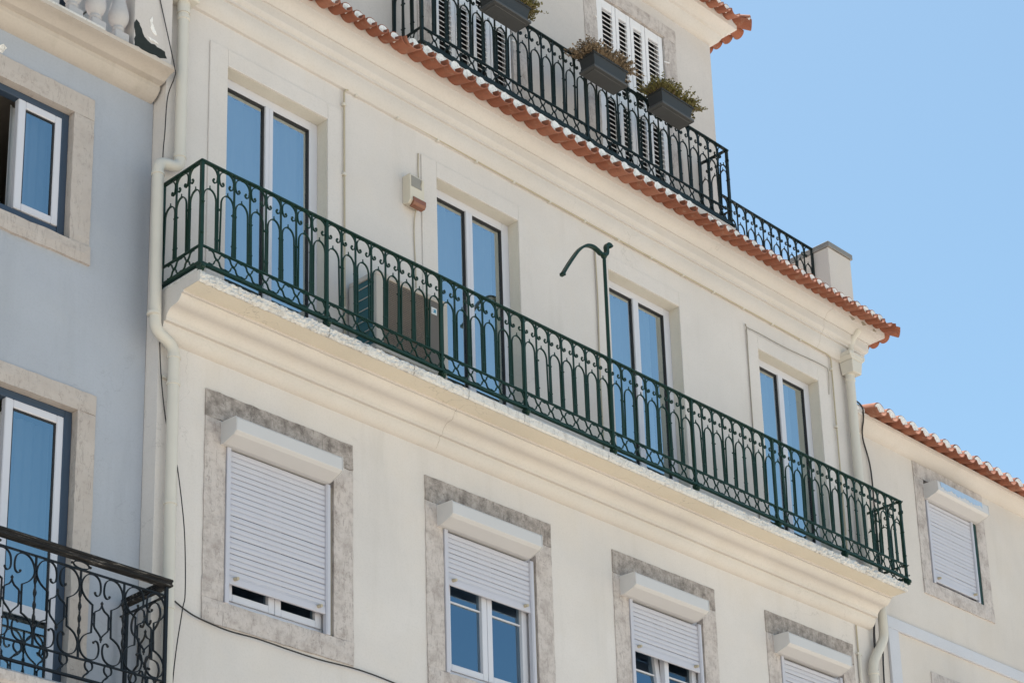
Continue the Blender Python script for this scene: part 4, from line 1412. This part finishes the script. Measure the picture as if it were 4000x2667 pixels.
# blue house railing
br = thing('balcony_railing', 'black wrought iron railing with large scrolls and worn handrail on the blue house', 'railing')
QY = -.37
hx0, hx1 = -3.5, -.70
def hrail(x0, x1, ya, yb):
    return MB().box(x0, x1, ya, yb, -2.545, -2.528).box(x0 + .004, x1 - .004, ya + .004, yb - .004, -2.5275, -2.512).box(x0, x1, ya, yb, -2.5115, -2.492)
hrail(hx0, hx1 + .012, QY - .032, QY + .032).build('handrail', M['handrail'], br, bevel=.005)
hrail(hx1 - .045, hx1 + .012, QY + .033, BY - .02).build('handrail', M['handrail'], br, bevel=.005)
def lyre_mesh(wd):
    """one bay of scrollwork, x from 0 to wd, z from 0 (third rail) to .615 (second rail)"""
    mb = MB()
    h = wd / 2
    for sg in (1, -1):
        P = [(.113, .487), (.118, .473), (.134, .466), (.150, .478), (.158, .505), (.157, .545), (.146, .582), (.118, .606), (.083, .610), (.046, .594), (.018, .555), (.008, .510), (.016, .470), (.045, .430), (.085, .402), (.098, .395)]
        mb.strap([(h + sg * (x - h), z) for x, z in smoothpath(P, 3)], .0075, .014)
        P = [(.098, .397), (.098, .30), (.095, .196)]
        mb.strap([(h + sg * (x - h), z) for x, z in P], .0075, .014)
        P = [(.095, .197), (.070, .186), (.035, .160), (.012, .120), (.008, .085), (.022, .042), (.052, .014), (.085, .006), (.120, .014), (.147, .040), (.158, .080), (.156, .118), (.145, .142), (.126, .146), (.114, .132)]
        mb.strap([(h + sg * (x - h), z) for x, z in smoothpath(P, 3)], .0075, .014)
        mb.ball((h + sg * (.115 - h), 0, .484), .010, 7, 4)
        mb.ball((h + sg * (.116 - h), 0, .134), .010, 7, 4)
        # centre cartouche
        P = [(h, .415), (h - sg * .004, .395), (h - sg * .02, .372), (h - sg * .052, .352), (h - sg * .056, .34), (h - sg * .056, .25), (h - sg * .05, .236), (h - sg * .02, .205), (h - sg * .004, .185), (h, .165)]
        mb.strap(P, .0085, .012)
        for z in (.335, .26):
            mb.box(min(h - sg * .056, h - sg * .074), max(h - sg * .056, h - sg * .074), -.007, .007, z - .006, z + .006)
    mb.ball((h, 0, .422), .011, 7, 5); mb.ball((h, 0, .168), .011, 7, 5)
    mb.strap([(h, .42), (h, .438)], .006, .006)
    mb.strap([(h, .145), (h, .165)], .006, .006)
    return mb.mesh('scroll_panel', M['black_iron'])
BAY = .344
LY = lyre_mesh(BAY)
def twisted():
    mb = MB()
    pts = []
    n = 40
    vs = []
    for i in range(n + 1):
        z = .07 + .47 * i / n
        a = i * .42
        w = .0125 if .12 < i / n < .88 else .009
        for k in range(4):
            vs.append((w * math.cos(a + k * math.pi / 2) * (1 if k % 2 else .55), w * math.sin(a + k * math.pi / 2) * (1 if k % 2 else .55), z))
    fs = [(4 * i + k, 4 * i + (k + 1) % 4, 4 * i + 4 + (k + 1) % 4, 4 * i + 4 + k) for i in range(n) for k in range(4)]
    fs += [(3, 2, 1, 0), (4 * n, 4 * n + 1, 4 * n + 2, 4 * n + 3)]
    mb.add(vs, fs)
    mb.box(-.006, .006, -.006, .006, 0, .075)
    mb.box(-.006, .006, -.006, .006, .535, .615)
    return mb.mesh('twisted_baluster', M['black_iron'])
TW = twisted()
def ring_mesh():
    mb = MB()
    c = .098
    pts = [(.030 * math.cos(a), c + .036 * math.sin(a)) for a in [math.radians(-70 + 320 * k / 16) for k in range(17)]]
    mb.strap(pts, .0085, .012)
    mb.strap([(pts[0][0], pts[0][1]), (-.008, .048), (-.03, .025), (-.045, .0)], .0085, .012)
    mb.strap([(pts[-1][0], pts[-1][1]), (.0, .05), (-.02, .03)], .0085, .012)
    return mb.mesh('ring', M['black_iron'])
RNG = ring_mesh()
R3, R2, R4 = -3.235, -2.612, -3.370
post_x = -.725
def brail(x0, x1, z, t, w, rot=None):
    return MB().box(x0, x1, QY - w, QY + w, z - t, z + t)
brail(hx0, post_x + .01, R2, .005, .009).build('rail_bar', M['black_iron'], br)
brail(hx0, post_x + .01, R3, .005, .009).build('rail_bar', M['black_iron'], br)
brail(hx0, post_x + .01, R4, .007, .014).build('bottom_bar', M['black_iron'], br)
for z, t, w in ((R2, .005, .009), (R3, .005, .009), (R4, .007, .012)):
    MB().box(post_x - w, post_x + w, QY + .011, BY, z - t, z + t).build('rail_bar', M['black_iron'], br)
MB().box(post_x - .011, post_x + .011, QY - .011, QY + .011, -3.45, -2.546).build('post', M['black_iron'], br)
MB().box(post_x - .011, post_x + .011, BY - .08, BY - .058, -3.45, -2.546).build('post', M['black_iron'], br)
for k in range(5):
    x = post_x - BAY * (k + 1)
    link('twisted_baluster', TW, br, (x, QY, R3 + .005))
    link('scroll_panel', LY, br, (x, QY, R3 + .005))
    link('ring', RNG, br, (x + .085, QY, R4 + .006))
    link('ring', RNG, br, (x + .235, QY, R4 + .006))
link('scroll_panel', LY, br, (post_x, QY + .055, R3 + .005), (0, 0, math.pi / 2))
link('ring', RNG, br, (post_x, QY + .13, R4 + .006), (0, 0, math.pi / 2))
link('ring', RNG, br, (post_x, QY + .30, R4 + .006), (0, 0, math.pi / 2))
for k in range(2):
    x = post_x - BAY * (2 + 2 * k)
    el = MB()
    el.strap([(.062 * math.cos(a), .026 * math.sin(a)) for a in [2 * math.pi * i / 20 for i in range(21)]], .0075, .012)
    el.ball((.072, 0, 0), .010, 7, 4); el.ball((-.072, 0, 0), .010, 7, 4)
    el.build('oval_ring', M['black_iron'], br, loc=(x, QY, (R2 - 2.545) / 2))
for k in (0, 3):
    MB().tube([(post_x - BAY * (k + .9), QY, R4 - .007), (post_x - BAY * (k + .9), QY, -3.45)], [.012, .018], 8).build('foot', M['black_iron'], br)

# ================================================================== RIGHT HOUSE
rh = thing('neighbour_house', 'low cream house at the right with terracotta eaves and a roller shutter window', 'house')
RX = 8.09
rh.location = (0.1557, 0.20, 0.142)
rh.scale = (1.0169,) * 3
rw = (9.55, 10.56, .44, 1.72)
lw = (9.53, 10.56, -2.3, -.82)
mb = MB()
wall_front(mb, RX, 16.0, GZ, 1.86, 0.0, [(rw[0] - .15, rw[1] + .15, .30, 1.80), (lw[0] - .15, lw[1] + .15, lw[2], lw[3] + .15)], .14)
body(mb, RX, 16.0, 0.0, 9.0, GZ, 1.86)
mb.build('wall', M['beige'], rh)
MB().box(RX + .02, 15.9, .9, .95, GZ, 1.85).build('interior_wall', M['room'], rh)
stone_surround(rh, 9.375, 10.745, 1.825, .275, 1.655, .44, rw[0], rw[1], mats=('stone', 'stone', 'stone'))
stone_surround(rh, 9.34, 10.745, -.63, -2.5, -.82, -2.3, lw[0], lw[1], mats=('stone', 'stone', 'stone'))
casement(rh, rw[0] + .01, rw[1] - .01, .44, 1.5, .055)
rb = roller(rh, 9.55, 10.55, 9.60, 10.435, 1.44, .47, 1.60, track_bot=.44)
MB().box(10.478, 10.556, -.004, .05, .44, 1.42).build('joint_strip', M['green_iron'], rb)
pk = []
rs = random.Random(9)
top = [(lerp(9.60, 10.42, i / 24), 1.582 - .004 * rs.random()) for i in range(25)]
bot = [(lerp(10.42, 9.60, i / 40), 1.520 + .012 * math.sin(i * .5) + rs.uniform(-.016, .012)) for i in range(41)]
MB().prism_y(top + bot, -.1995, -.1965).build('peeling_patch', M['bluepeel'], rb)
casement(rh, lw[0] + .01, lw[1] - .01, -2.3, -.85, .055)
roller(rh, 9.55, 10.55, 9.60, 10.47, -1.05, -2.2, -.90, track_bot=-2.3)
prof = [(0, 1.83), (.008, 1.832)] + cove((.008, 1.832), (.13, 1.945), 6, -.018) + [(.13, 1.945), (.15, 1.95), (.152, 1.985), (0, 2.0)]
cornice_sweep(prof, RX, 16.0, 0.0, None).build('cornice', M['beige'], rh, smooth=True)
MB().quad((RX, -.13, 2.07), (16, -.13, 2.07), (16, 5, 3.4), (RX, 5, 3.4)).build('roof', M['mortar'], rh)
rr_ = rh.children[-1]
CH_R = channel_mesh(0.102, 0.42, SLOPE, 150)
CV_R = cover_mesh(0.098, 0.36, SLOPE, .007)
PLR = [plug_mesh(.091, .03, 10, 1.0, seed=40 + k) for k in range(4)]
rs = random.Random(31)
for k in range(27):
    x = 8.43 + .2115 * k
    link('roof_tile', CH_R, rr_, (x, -.30, 1.937 + rs.uniform(-.004, .004)), (0, rs.uniform(-.03, .03), rs.uniform(-.02, .02)))
    link('cover_tile', CV_R, rr_, (x + .106, -.200, 2.062 + rs.uniform(-.004, .004)), (0, rs.uniform(-.03, .03), rs.uniform(-.03, .03)))
    link('mortar_plug', PLR[k % 4], rr_, (x + .106, -.204, 2.062), (0, rs.uniform(-.05, .05), 0))
MB().box(RX, 8.36, -.14, .2, 1.988, 2.065).build('eaves_end', M['mortar'], rr_, bevel=.02)
# string course and corner strip
MB().box(8.58, 16.0, -.03, .001, -.325, -.195).build('string_course', M['band'], rh, bevel=.004)
MB().box(8.58, 8.765, -.0295, .001, GZ, -.326).build('corner_strip', M['band'], rh, bevel=.004)
